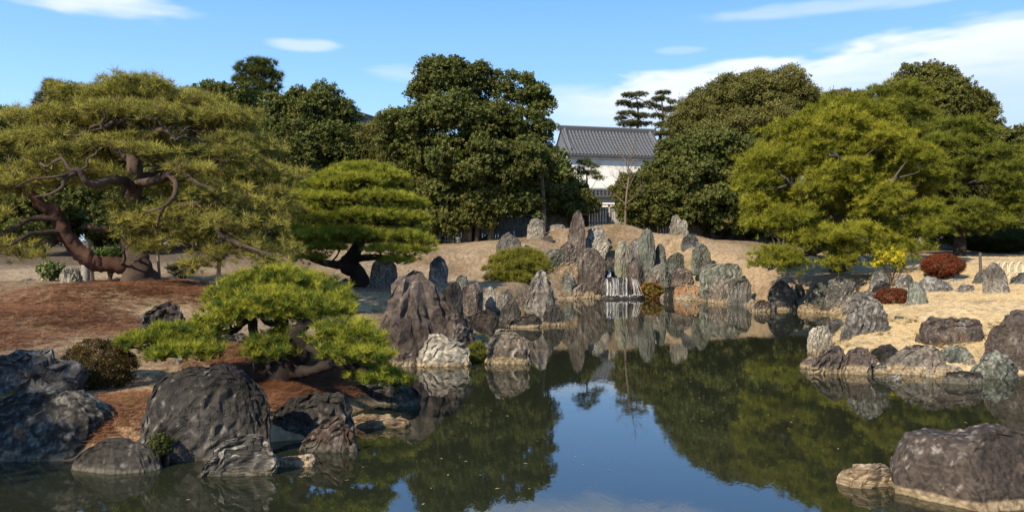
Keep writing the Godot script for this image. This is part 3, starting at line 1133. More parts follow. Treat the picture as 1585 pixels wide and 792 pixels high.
func island_rocks() -> void:
	rock("huge peaked reddish-brown rock with a white lichen line across its face", "peaked_boulder", "brown", 17.2, 1.6, [578, 515, 590, 490, 600, 470, 612, 445, 625, 428, 640, 419, 652, 416, 660, 420, 675, 440, 692, 457, 702, 475, 716, 495, 727, 515, 730, 535, 710, 545, 660, 548, 600, 548, 575, 535], {"lichen": 0.02, "edge": 1.1, "facets": 10, "rough": 0.9, "mat": "cracked"})
	rock("black fin-shaped rock leaning against the huge peaked rock", "fin_rock", "black", 18.6, 0.6, [684, 450, 698, 438, 707, 436, 715, 448, 717, 466, 714, 480, 700, 480, 690, 470], {"lichen": 0.05, "rough": 0.7})
	rock("ribbed dark rock with slanting ridges at the foot of the huge peaked rock", "boulder", "brown", 16.9, 0.9, [683, 540, 686, 510, 700, 480, 712, 482, 730, 512, 740, 535, 735, 545, 700, 548], {"mat": "veined", "strata": 2.2, "dip": [0.8, 0.4, 0.2], "lichen": 0.3, "tint": Color(0.09, 0.075, 0.065)})
	rock("white and tan lichened rock with a domed top at the water's edge", "boulder", "pale", 16.0, 1.1, [646, 570, 648, 548, 655, 532, 665, 522, 678, 518, 689, 522, 697, 535, 705, 530, 720, 532, 732, 540, 740, 555, 744, 567, 720, 572, 690, 575], {"band": 0.13, "lichen": 0.6, "tint": Color(0.20, 0.165, 0.12), "mat": "cracked", "rough": 1.2})
	rock("blocky rock with a brown face and white lichened rim standing in the water", "block_rock", "brown", 16.3, 0.95, [745, 567, 750, 545, 756, 522, 765, 511, 780, 509, 800, 512, 814, 513, 821, 530, 823, 556, 822, 564, 800, 568, 770, 570], {"band": 0.17, "lichen": 0.5, "edge": 1.7, "box": 4.5, "taper": 0.3, "tint": Color(0.30, 0.255, 0.20)})
	rock("low flat brown rock with a pale foot beside the white and tan lichened rock", "low_boulder", "brown", 16.0, 0.8, [604, 566, 608, 554, 620, 546, 645, 545, 651, 558, 650, 572, 620, 573], {"band": 0.13})
	rock("dark ledge of rock at the waterline behind the blocky rock", "ledge_rock", "black", 21.6, 1.1, [718, 500, 728, 484, 745, 479, 762, 480, 770, 490, 769, 506, 760, 521, 735, 523], {"tint": Color(0.12, 0.09, 0.07), "mat": "veined"})
	rock("rounded dark boulder with a sharp undercut beside the tall craggy rock", "boulder", "black", 23.4, 0.9, [768, 500, 776, 475, 785, 465, 796, 461, 803, 470, 807, 485, 800, 500, 780, 506], {"tint": Color(0.14, 0.11, 0.09), "lichen": 0.15})
	rock("flat black rock with a pale tide line in the water below the craggy rock", "ledge_rock", "black", 23.0, 0.9, [764, 510, 785, 497, 810, 489, 835, 483, 841, 498, 845, 509, 800, 513], {"band": 0.07, "tint": Color(0.10, 0.08, 0.07)})
	rock("tall craggy grey rock with a notched crown above the flat black rock", "craggy_rock", "grey", 25.2, 1.0, [814, 494, 816, 450, 820, 432, 830, 425, 834, 418, 842, 415, 848, 425, 850, 437, 856, 455, 862, 470, 858, 486, 845, 492, 830, 496], {"mat": "cracked", "lichen": 0.4, "rough": 1.4, "tint": Color(0.20, 0.165, 0.14)})
	rock("black drum-shaped rock with a tan foot beside the tall craggy rock", "drum_rock", "black", 23.6, 0.6, [838, 502, 842, 482, 850, 473, 862, 470, 872, 485, 876, 498, 868, 507, 850, 509], {"band": 0.12, "lichen": 0.05})
	rock("pointed dark grey standing stone behind the huge peaked rock", "standing_stone", "grey", 27.0, 0.7, [662, 434, 666, 406, 674, 398, 680, 395, 687, 402, 694, 415, 691, 428, 683, 437], {"mat": "streaked", "tint": Color(0.08, 0.08, 0.078), "streak": 0.6})
	rock("small grey-green ridged stone between the black fin and the bank", "stone", "green", 24.4, 0.5, [702, 444, 706, 430, 715, 424, 722, 426, 728, 438, 724, 447], {})
	rock("flat-faced brown stone beside the black fin-shaped rock", "stone", "brown", 23.2, 0.5, [713, 444, 735, 438, 741, 446, 743, 465, 720, 467], {"box": 4.5})
	rock("pointed pale grey stone next to the flat-faced brown stone", "stone", "grey", 23.6, 0.5, [730, 446, 735, 433, 742, 440, 748, 449, 747, 463, 738, 466], {})
	rock("pale grey upright stone under the bushy pine on the mound", "stone", "pale", 24.2, 0.4, [749, 463, 752, 447, 760, 442, 766, 450, 768, 464], {"tint": Color(0.22, 0.23, 0.2)})
	rock("low grey stone with a split top under the bushy pine", "stone", "grey", 24.0, 0.5, [767, 464, 772, 454, 783, 450, 787, 446, 793, 457, 791, 466], {})
	rock("brown stone half hidden between bushy pine and craggy rock", "stone", "brown", 25.8, 0.5, [796, 466, 800, 455, 810, 452, 817, 460, 816, 470], {})
	rock("big rounded grey boulder mottled with white beneath the layered pine", "boulder", "grey", 25.0, 1.1, [574, 457, 573, 430, 576, 410, 582, 402, 596, 398, 610, 405, 615, 425, 613, 446, 600, 459, 585, 460], {"lichen": 0.62, "tint": Color(0.15, 0.155, 0.14), "rough": 0.8})
	rock("small dark round stone on the shore under the layered pine", "stone", "black", 24.6, 0.5, [518, 452, 524, 436, 535, 430, 547, 440, 549, 455], {"tint": Color(0.14, 0.14, 0.135)})
	rock("low grey stone at the foot of the big rounded grey boulder", "stone", "grey", 23.5, 0.5, [546, 459, 556, 449, 568, 448, 577, 453, 577, 465], {})
	rock("small white stone in the grass behind the low pine's boughs", "small_stone", "pale", 18.2, 0.3, [550, 496, 553, 487, 560, 485, 566, 491, 565, 497], {})
	rock("dark flat stone near the shore at the end of the dry grass", "stone", "black", 23.0, 0.5, [585, 468, 590, 460, 602, 458, 606, 466], {})
	rock("pale green standing stone propping the low limb of the spreading pine", "standing_stone", "pale", 19.2, 0.5, [90, 443, 91, 420, 97, 415, 110, 413, 120, 414, 127, 432, 128, 444], {"mat": "streaked", "tint": Color(0.26, 0.27, 0.21), "box": 4.0})
	rock("dark blue-grey rock on the crest next to the propping stone", "stone", "blue", 21.5, 0.7, [55, 449, 70, 437, 88, 431, 96, 446, 90, 452], {"mat": "veined"})
	rock("low ridged grey rock along the crest of the needle-covered slope", "stone", "blue", 21.8, 0.8, [18, 449, 28, 435, 50, 430, 62, 437, 60, 450], {"mat": "veined", "lichen": 0.5})
	rock("long dark rock at the edge of the needle-covered slope", "stone", "black", 21.6, 0.7, [-30, 452, -10, 440, 12, 438, 24, 443, 22, 453], {})
	rock("flat white stone in front of the long dark rock", "small_stone", "pale", 20.4, 0.4, [-6, 460, 4, 452, 20, 449, 26, 453, 18, 460], {"box": 4.0})
	rock("flat pale stone on the path behind the spreading pine's trunk", "small_stone", "pale", 25.0, 0.7, [268, 434, 275, 428, 295, 427, 305, 433, 300, 437], {"box": 4.0})
	rock("long flat pale stone beside the leaning prop of the pine", "small_stone", "pale", 24.5, 0.7, [306, 435, 315, 429, 335, 428, 345, 436, 330, 439], {"box": 4.0})


func mound_rocks() -> void:
	rock("dark grey standing slab with a pointed top on the mound slope", "standing_stone", "grey", 35.0, 0.9, [766, 402, 767, 378, 775, 365, 788, 358, 800, 363, 806, 377, 806, 392, 797, 402], {"mat": "streaked", "tint": Color(0.10, 0.105, 0.105), "box": 4.0})
	rock("small dark round stone beside the dark standing slab", "stone", "brown", 34.0, 0.4, [755, 405, 757, 396, 763, 392, 767, 397, 766, 405], {})
	rock("rough pinkish stone at the corner of the bushy pine", "stone", "purple", 31.5, 0.5, [756, 432, 759, 415, 766, 404, 772, 412, 772, 432], {"lichen": 0.5})
	rock("pale arched standing stone at the top of the mound before the fence", "standing_stone", "pale", 41.0, 0.8, [815, 368, 816, 350, 820, 341, 830, 337, 837, 339, 841, 350, 842, 364, 830, 370], {"mat": "streaked", "tint": Color(0.25, 0.27, 0.21)})
	rock("low pale striped stone behind the arched standing stone", "stone", "pale", 43.0, 0.6, [846, 360, 850, 350, 862, 347, 875, 348, 874, 358, 860, 362], {"mat": "streaked", "streak": 0.8})
	rock("tall purple-brown spire stone crowning the mound", "standing_stone", "purple", 39.2, 0.9, [879, 378, 879, 360, 884, 345, 890, 330, 896, 322, 900, 328, 904, 345, 908, 368, 908, 388, 890, 390], {"mat": "streaked", "taper": 0.7})
	rock("jagged grey and white rock beside the spire stone", "stone", "grey", 40.0, 0.8, [907, 370, 910, 355, 920, 352, 926, 349, 933, 353, 936, 364, 945, 369, 938, 378, 922, 380], {"rough": 1.6, "lichen": 0.6, "mat": "cracked"})
	rock("pale jagged rock tumbling below the jagged grey rock", "stone", "pale", 39.0, 0.7, [914, 388, 919, 372, 930, 364, 940, 366, 943, 372, 936, 386, 928, 392], {"rough": 1.5, "mat": "cracked", "tint": Color(0.24, 0.24, 0.2)})
	rock("low brown stone with a flat cap on the mound", "stone", "purple", 39.5, 0.6, [835, 379, 837, 368, 846, 364, 855, 366, 856, 373, 851, 380], {"strata": 1.2})
	rock("dark little stone among dry grass below the capped stone", "small_stone", "black", 37.0, 0.4, [808, 384, 812, 379, 820, 380, 826, 385], {"tint": Color(0.13, 0.11, 0.1)})
	rock("purple lumpy stone at the foot of the spire stone", "stone", "purple", 37.6, 0.7, [864, 392, 868, 379, 876, 373, 884, 376, 893, 386, 894, 398, 880, 402], {"rough": 1.4})
	rock("grey-green domed stone above the tan ledge", "stone", "green", 36.6, 0.8, [841, 407, 844, 393, 853, 386, 865, 384, 875, 391, 880, 403, 877, 410], {"lichen": 0.4, "tint": Color(0.16, 0.17, 0.15)})
	rock("tan ledge of granite facing the pond beside the cascade", "ledge_rock", "tan", 36.3, 1.2, [853, 440, 856, 420, 866, 408, 885, 406, 902, 412, 903, 445, 880, 450, 858, 448], {"box": 5.0, "taper": 0.2, "strata": 1.0})
	rock("dark pointed panel stone set in front of the tan ledge", "stone", "green", 35.3, 0.5, [868, 447, 870, 430, 880, 421, 889, 428, 895, 442, 893, 448], {"tint": Color(0.09, 0.095, 0.09)})
	rock("massive purple-brown rock with dark streaks overhanging the cascade", "boulder", "purple", 36.0, 1.3, [893, 442, 894, 400, 899, 386, 912, 382, 926, 388, 936, 402, 938, 416, 930, 430, 916, 440], {"mat": "streaked", "streak": 0.9, "tint": Color(0.11, 0.085, 0.075)})
	rock("low tan stone at the waterline below the dark pointed panel", "low_boulder", "tan", 34.5, 0.8, [859, 464, 861, 456, 874, 450, 888, 455, 890, 465], {"band": 0.2})
	rock("brown stone with a tan foot at the mouth of the cascade", "boulder", "purple", 34.6, 0.9, [885, 465, 888, 447, 900, 438, 914, 440, 921, 452, 921, 466, 900, 467], {"band": 0.3})
	rock("slender yellow-green standing stone beside the top of the cascade", "standing_stone", "pale", 37.0, 0.6, [951, 420, 953, 385, 955, 375, 964, 371, 972, 373, 975, 388, 973, 405, 969, 420], {"mat": "streaked", "tint": Color(0.33, 0.36, 0.22)})
	rock("grey stone behind the tall grey-green slab", "stone", "grey", 38.2, 0.7, [972, 404, 974, 378, 985, 366, 994, 370, 993, 404], {})
	rock("tall grey-green slab standing upright above the cascade", "standing_stone", "green", 36.6, 0.65, [987, 424, 988, 385, 990, 365, 998, 356, 1001, 352, 1008, 355, 1013, 368, 1015, 390, 1011, 412, 1004, 426], {"mat": "streaked", "streak": 0.7, "tint": Color(0.17, 0.185, 0.155), "lichen": 0.2})
	rock("narrow dark slab leaning beside the tall grey-green slab", "standing_stone", "green", 37.0, 0.5, [1014, 410, 1015, 380, 1020, 375, 1027, 378, 1030, 392, 1034, 405, 1026, 412], {"tint": Color(0.09, 0.095, 0.085)})
	rock("round dark boulder beside the falling water", "boulder", "brown", 35.4, 0.8, [968, 440, 971, 410, 979, 400, 989, 401, 996, 414, 1000, 432, 996, 450, 976, 450], {"tint": Color(0.15, 0.135, 0.12)})
	rock("small dark stone where the cascade begins", "stone", "black", 37.3, 0.6, [936, 416, 938, 399, 950, 396, 955, 408, 953, 420], {"tint": Color(0.14, 0.13, 0.12)})
	rock("flat grey stone lying on the slope beside the narrow dark slab", "flat_stone", "green", 36.4, 0.8, [1030, 405, 1035, 395, 1048, 389, 1058, 396, 1062, 405, 1045, 410], {"strata": 1.2})
	rock("round stone half purple, half green, above the orange flowers", "stone", "green", 35.0, 0.8, [1006, 428, 1012, 411, 1025, 408, 1035, 413, 1039, 425, 1031, 438, 1014, 440], {"tint": Color(0.15, 0.10, 0.085)})
	rock("flat-faced brown boulder on the bank by the round stone", "boulder", "brown", 34.2, 0.9, [1037, 445, 1040, 422, 1050, 416, 1065, 416, 1075, 425, 1073, 441, 1060, 446], {"tint": Color(0.30, 0.24, 0.18)})
	rock("small pinkish stone among the flowers beside the cascade", "small_stone", "purple", 34.8, 0.4, [996, 441, 1000, 429, 1007, 423, 1015, 428, 1018, 440, 1008, 445], {})
	rock("low orange-brown rock along the waterline beside the cascade", "low_boulder", "orange", 33.8, 1.0, [1041, 464, 1045, 446, 1060, 441, 1078, 442, 1092, 450, 1094, 464, 1065, 468], {"band": 0.25})
	rock("small black wedge stone at the waterline beside the orange-brown rock", "small_stone", "black", 33.9, 0.5, [1027, 456, 1030, 443, 1045, 443, 1043, 457, 1035, 461], {})
	rock("white-green jagged twin-peaked stone on the crest of the mound", "standing_stone", "pale", 41.0, 0.8, [1036, 370, 1037, 345, 1041, 331, 1048, 330, 1053, 341, 1057, 343, 1061, 338, 1065, 346, 1064, 368, 1050, 374], {"rough": 1.3, "tint": Color(0.32, 0.33, 0.25)})
	rock("low dark grey stone at the foot of the twin-peaked stone", "stone", "blue", 39.2, 0.9, [1052, 382, 1056, 370, 1066, 362, 1073, 360, 1080, 366, 1083, 380, 1070, 385], {})
	rock("green pyramid-shaped stone on the sunny slope of the mound", "stone", "green", 36.2, 0.9, [1070, 404, 1073, 386, 1082, 375, 1090, 378, 1101, 391, 1104, 402, 1090, 407], {"tint": Color(0.28, 0.32, 0.23)})


func bank_rocks() -> void:
	rock("long flat-topped rock streaked white and green on the far bank", "ledge_rock", "green", 33.2, 1.1, [1083, 440, 1085, 416, 1100, 409, 1125, 407, 1147, 408, 1152, 418, 1142, 432, 1130, 444, 1100, 446], {"mat": "streaked", "streak": 1.0, "lichen": 0.55, "box": 4.0})
	rock("pinkish white-streaked rock standing at the waterline of the far bank", "boulder", "purple", 32.2, 0.8, [1096, 468, 1099, 446, 1110, 435, 1122, 432, 1131, 440, 1131, 470, 1112, 472], {"mat": "streaked", "streak": 0.9, "lichen": 0.55, "band": 0.2})
	rock("dark grey-green block rock rising from the water beside the pinkish rock", "block_rock", "grey", 31.0, 1.0, [1126, 475, 1129, 446, 1138, 431, 1155, 427, 1164, 436, 1164, 462, 1156, 475, 1140, 478], {"mat": "streaked", "box": 4.5, "tint": Color(0.13, 0.14, 0.12), "lichen": 0.45})
	rock("small brown rock with a cream foot between two big bank rocks", "stone", "brown", 28.1, 0.7, [1164, 483, 1166, 468, 1180, 463, 1193, 468, 1198, 483, 1180, 487], {"band": 0.2})
	rock("large rock veined with white on the far bank below the olive pine", "boulder", "grey", 28.9, 1.2, [1191, 482, 1191, 457, 1195, 441, 1206, 434, 1220, 436, 1232, 450, 1238, 466, 1241, 480, 1230, 485, 1205, 485], {"mat": "veined", "lichen": 0.6, "rough": 1.2, "tint": Color(0.11, 0.11, 0.1)})
	rock("grey-green stone tucked behind the large veined rock", "stone", "green", 30.0, 0.7, [1225, 462, 1231, 442, 1244, 439, 1248, 452, 1244, 464], {})
	rock("low pale green rock at the waterline next to the large veined rock", "low_boulder", "green", 28.4, 1.0, [1239, 482, 1242, 463, 1257, 455, 1271, 462, 1276, 481, 1258, 485], {"tint": Color(0.36, 0.35, 0.25), "band": 0.15})
	rock("squat grey-green stone on the sandy bank", "stone", "green", 28.6, 0.7, [1254, 456, 1257, 441, 1270, 436, 1284, 446, 1283, 458], {"lichen": 0.5})
	rock("long mottled grey stone lying on the sandy bank", "stone", "grey", 27.6, 0.9, [1277, 450, 1285, 434, 1305, 426, 1323, 429, 1320, 442, 1300, 452], {"lichen": 0.5})
	rock("low tan stone in the corner of the inlet", "low_boulder", "tan", 27.2, 0.8, [1277, 489, 1284, 476, 1305, 471, 1317, 480, 1314, 492], {"band": 0.15})
	rock("fan-shaped striped rock behind the white-flecked peaked rock", "stone", "grey", 21.6, 0.8, [1306, 474, 1313, 459, 1330, 449, 1348, 448, 1359, 458, 1356, 474, 1330, 480], {"mat": "streaked", "strata": 2.0, "dip": [1, 0.2, 0], "lichen": 0.5, "tint": Color(0.16, 0.12, 0.10)})
	rock("peaked grey rock flecked all over with white beside the inlet", "peaked_boulder", "grey", 17.0, 1.3, [1306, 545, 1309, 508, 1315, 480, 1330, 466, 1344, 458, 1353, 457, 1363, 463, 1376, 480, 1383, 502, 1389, 527, 1390, 545, 1350, 552], {"mat": "veined", "lichen": 0.66, "rough": 1.2, "tint": Color(0.14, 0.12, 0.11), "facets": 9})
	rock("white rounded rock at the tip of the grassy point", "boulder", "pale", 17.6, 0.9, [1253, 540, 1254, 516, 1262, 505, 1280, 504, 1291, 512, 1293, 540, 1280, 552, 1262, 556], {"lichen": 0.6, "band": 0.14})
	rock("little dark blue-grey stone in the inlet behind the white rounded rock", "stone", "blue", 19.4, 0.5, [1280, 508, 1285, 496, 1300, 493, 1311, 501, 1308, 510], {})
	rock("wedge rock with a long sloping back and cream foot split by a crack", "wedge_rock", "purple", 15.1, 0.9, [1220, 584, 1240, 567, 1265, 550, 1288, 538, 1308, 535, 1306, 552, 1301, 572, 1290, 585, 1250, 586], {"band": 0.17, "lichen": 0.25, "tint": Color(0.17, 0.13, 0.11), "facets": 6})
	rock("triangular brown rock with a cream foot on the other side of the crack", "wedge_rock", "brown", 15.1, 0.9, [1286, 586, 1297, 560, 1309, 540, 1330, 537, 1346, 540, 1349, 570, 1347, 587, 1320, 588], {"band": 0.17, "lichen": 0.25, "tint": Color(0.18, 0.14, 0.12), "facets": 6})
	rock("dark square-shouldered rock at the foot of the peaked white-flecked rock", "block_rock", "black", 15.6, 0.9, [1343, 580, 1345, 545, 1352, 536, 1385, 535, 1402, 550, 1400, 578, 1370, 582], {"tint": Color(0.13, 0.11, 0.10), "box": 4.5})
	rock("hump-backed grey and purple rock with a cream foot at the water's edge", "boulder", "purple", 15.0, 1.0, [1377, 586, 1380, 560, 1399, 546, 1408, 531, 1425, 526, 1445, 530, 1460, 549, 1474, 574, 1468, 587, 1420, 589], {"band": 0.17, "lichen": 0.35, "tint": Color(0.24, 0.225, 0.19)})
	rock("small low grey stone in the water before the hump-backed rock", "small_stone", "grey", 14.3, 0.4, [1362, 591, 1376, 579, 1388, 576, 1412, 589, 1400, 593], {})
	rock("flat dark stone lying in the water beside the hump-backed rock", "flat_stone", "black", 14.1, 0.6, [1458, 594, 1460, 578, 1470, 572, 1500, 576, 1520, 578, 1528, 588, 1526, 598, 1490, 598], {"greyband": true, "band": 0.12, "box": 4.0, "tint": Color(0.12, 0.12, 0.115)})
	rock("grey-green rounded boulder at the water's edge below the dark red-grey boulder", "boulder", "green", 14.7, 1.0, [1493, 590, 1499, 568, 1520, 548, 1540, 541, 1562, 550, 1580, 568, 1592, 592, 1560, 597, 1515, 594], {"lichen": 0.45, "tint": Color(0.20, 0.19, 0.16)})
	rock("big dark purple-grey boulder with a slanted face dotted white", "boulder", "purple", 15.3, 1.2, [1530, 545, 1533, 516, 1548, 500, 1560, 483, 1580, 480, 1612, 485, 1645, 520, 1640, 590, 1595, 590, 1568, 565, 1545, 552], {"lichen": 0.25, "tint": Color(0.11, 0.095, 0.09), "facets": 6})
	rock("long oblong brown rock half sunk in the golden grass", "oblong_rock", "brown", 16.3, 1.0, [1411, 528, 1419, 500, 1424, 492, 1465, 491, 1510, 493, 1534, 497, 1536, 510, 1526, 522, 1500, 534, 1470, 542, 1440, 534], {"box": 5.0, "taper": 0.25, "lichen": 0.15, "streak": 0.6, "tint": Color(0.24, 0.17, 0.12), "yaw": 0.3, "facets": 5})
	rock("slim blue-green standing stone beside the lower red bush", "standing_stone", "green", 19.5, 0.5, [1404, 488, 1403, 460, 1406, 441, 1415, 434, 1427, 437, 1435, 465, 1440, 486, 1422, 494], {"mat": "streaked", "tint": Color(0.24, 0.27, 0.22), "box": 4.0, "taper": 0.2})
	rock("low grey-green stone in the grass beside the peaked white-flecked rock", "stone", "green", 18.4, 0.6, [1378, 502, 1385, 489, 1398, 489, 1413, 498, 1410, 506, 1390, 508], {})
	rock("dark grey stone on the bank above the fan-shaped striped rock", "stone", "black", 22.3, 0.7, [1347, 452, 1351, 439, 1364, 434, 1379, 440, 1380, 454], {"tint": Color(0.16, 0.15, 0.15)})
	rock("white-topped dark stone below the yellow-flowered shrub", "stone", "grey", 23.0, 0.8, [1384, 442, 1390, 425, 1408, 422, 1418, 430, 1417, 446, 1396, 448], {"lichen": 0.65, "edge": 1.4})
	rock("broad grey peaked stone between the two red bushes", "stone", "grey", 21.8, 0.9, [1418, 448, 1424, 432, 1437, 426, 1448, 431, 1470, 438, 1474, 460, 1448, 472, 1428, 468], {"tint": Color(0.17, 0.17, 0.165)})
	rock("small white stone beside the slim blue-green standing stone", "small_stone", "pale", 22.0, 0.5, [1386, 454, 1392, 445, 1406, 445, 1409, 455], {"lichen": 0.7})
	rock("square grey stone at the stems of the yellow-flowered shrub", "stone", "grey", 24.4, 0.7, [1349, 440, 1351, 421, 1364, 417, 1376, 424, 1376, 440], {"box": 4.5, "tint": Color(0.20, 0.20, 0.18)})
	rock("flat white stone lying below the upper red bush", "flat_stone", "pale", 24.3, 0.7, [1460, 442, 1470, 432, 1490, 430, 1510, 433, 1512, 441], {"box": 4.0, "lichen": 0.6})
	rock("flat grey stone with a white edge in the golden grass", "flat_stone", "grey", 21.2, 0.7, [1474, 458, 1478, 445, 1493, 440, 1508, 442, 1512, 451, 1495, 458], {"tint": Color(0.40, 0.38, 0.33), "box": 4.0})
	rock("pointed dark stone leaning on the pale upright boulder", "stone", "grey", 22.2, 0.7, [1506, 443, 1510, 427, 1520, 416, 1530, 417, 1537, 430, 1534, 446], {"tint": Color(0.13, 0.115, 0.11)})
	rock("pale upright boulder with a dark face in front of the hoop fence", "standing_stone", "pale", 20.6, 0.8, [1526, 446, 1528, 416, 1537, 405, 1548, 406, 1560, 425, 1567, 443, 1556, 455, 1535, 453], {"tint": Color(0.13, 0.11, 0.10), "rough": 0.8})
	rock("low dark grey stone behind the pale upright boulder", "flat_stone", "blue", 21.6, 0.9, [1558, 443, 1563, 426, 1585, 422, 1612, 428, 1616, 444, 1585, 447], {"tint": Color(0.14, 0.15, 0.145)})


# ---------------------------------------------------------------- the cascade
func cascade() -> void:
	var base := P(968, 462, 34.6)
	base.y = 0.0
	var lip := rock("wet black rock step over which the cascade falls", "cascade_rock", "black", 35.3, 1.5, [930, 468, 932, 446, 935, 434, 944, 430, 955, 431, 964, 428, 974, 431, 983, 436, 988, 446, 996, 455, 999, 468], {"mat": "wet", "lichen": 0.0, "box": 4.0, "taper": 0.15, "rough": 0.6, "tint": Color(0.06, 0.06, 0.055)})
	rock("flat wet black slab at the foot of the cascade", "flat_stone", "black", 34.5, 0.9, [930, 466, 936, 459, 960, 456, 985, 455, 1003, 456, 1006, 463, 985, 466], {"mat": "wet", "lichen": 0.0, "box": 4.0, "rough": 0.5})
	rock("dark mossy rock shaded under the overhang beside the cascade", "stone", "black", 35.9, 1.0, [916, 466, 918, 448, 928, 436, 936, 440, 938, 466], {"mat": "wet", "lichen": 0.0, "tint": Color(0.06, 0.055, 0.03)})
	var t := thing("waterfall", "small white cascade of thin strands falling over black rock into the pond", "waterfall", base)
	rng.seed = 99
	var streams := [939.0, 940.5, 943.5, 949.0, 950.5, 957.0, 964.5, 969.0, 970.5, 979.0, 983.5, 987.0, 954.0]
	for k in 50:
		var s: float = streams[k % 13]
		var u := s + (rng.randf() + rng.randf() - 1.0) * 2.2
		var spread := maxf(0.0, s - 976.0) * 0.75
		var crest := P(u, 430.5 + rng.randf() * rng.randf() * 20.0 + absf(s - 962.0) * 0.1, 34.55) - base
		var pts := [crest + Vector3(0, 0.07, -0.3), crest, crest + Vector3(spread * 0.008 + (rng.randf() - 0.5) * 0.05, -0.18, 0.08)]
		var foot := P(u + spread, 456.5 + rng.randf() * 1.5, 34.38) - base
		pts.append(pts[2].lerp(foot, 0.6) + Vector3(rng.randf() - 0.5, 0, 0.0) * 0.04)
		pts.append(foot)
		var w := rng.randf_range(0.002, 0.006) if k % 7 != 1 else rng.randf_range(0.007, 0.013)
		part("water_strand", tube(pts, [w * 0.6, w, w * 0.8, w * 0.6, w * 1.3], 5, 0.5, 5, k), M.foam, t)
	for k in 30:
		var s := SphereMesh.new()
		s.radial_segments = 8
		s.rings = 4
		s.radius = rng.randf_range(0.015, 0.035)
		s.height = s.radius
		var f := part("foam", s, M.foam, t)
		f.position = P(rng.randf_range(934, 996), rng.randf_range(456, 459), 34.2) - base
	# the upper fall between the stones behind
	for k in 3:
		var a := P(942 + k * 1.2, 416 + rng.randf() * 2.0, 36.7) - base
		var b := P(941 + k * 2.2, 428 + rng.randf() * 2.0, 35.9) - base
		part("upper_strand", tube([a, a.lerp(b, 0.4) + Vector3(0, -0.02, 0.1), b], [0.01, 0.014, 0.018], 5, 0.5, 4, k), M.foam, t)


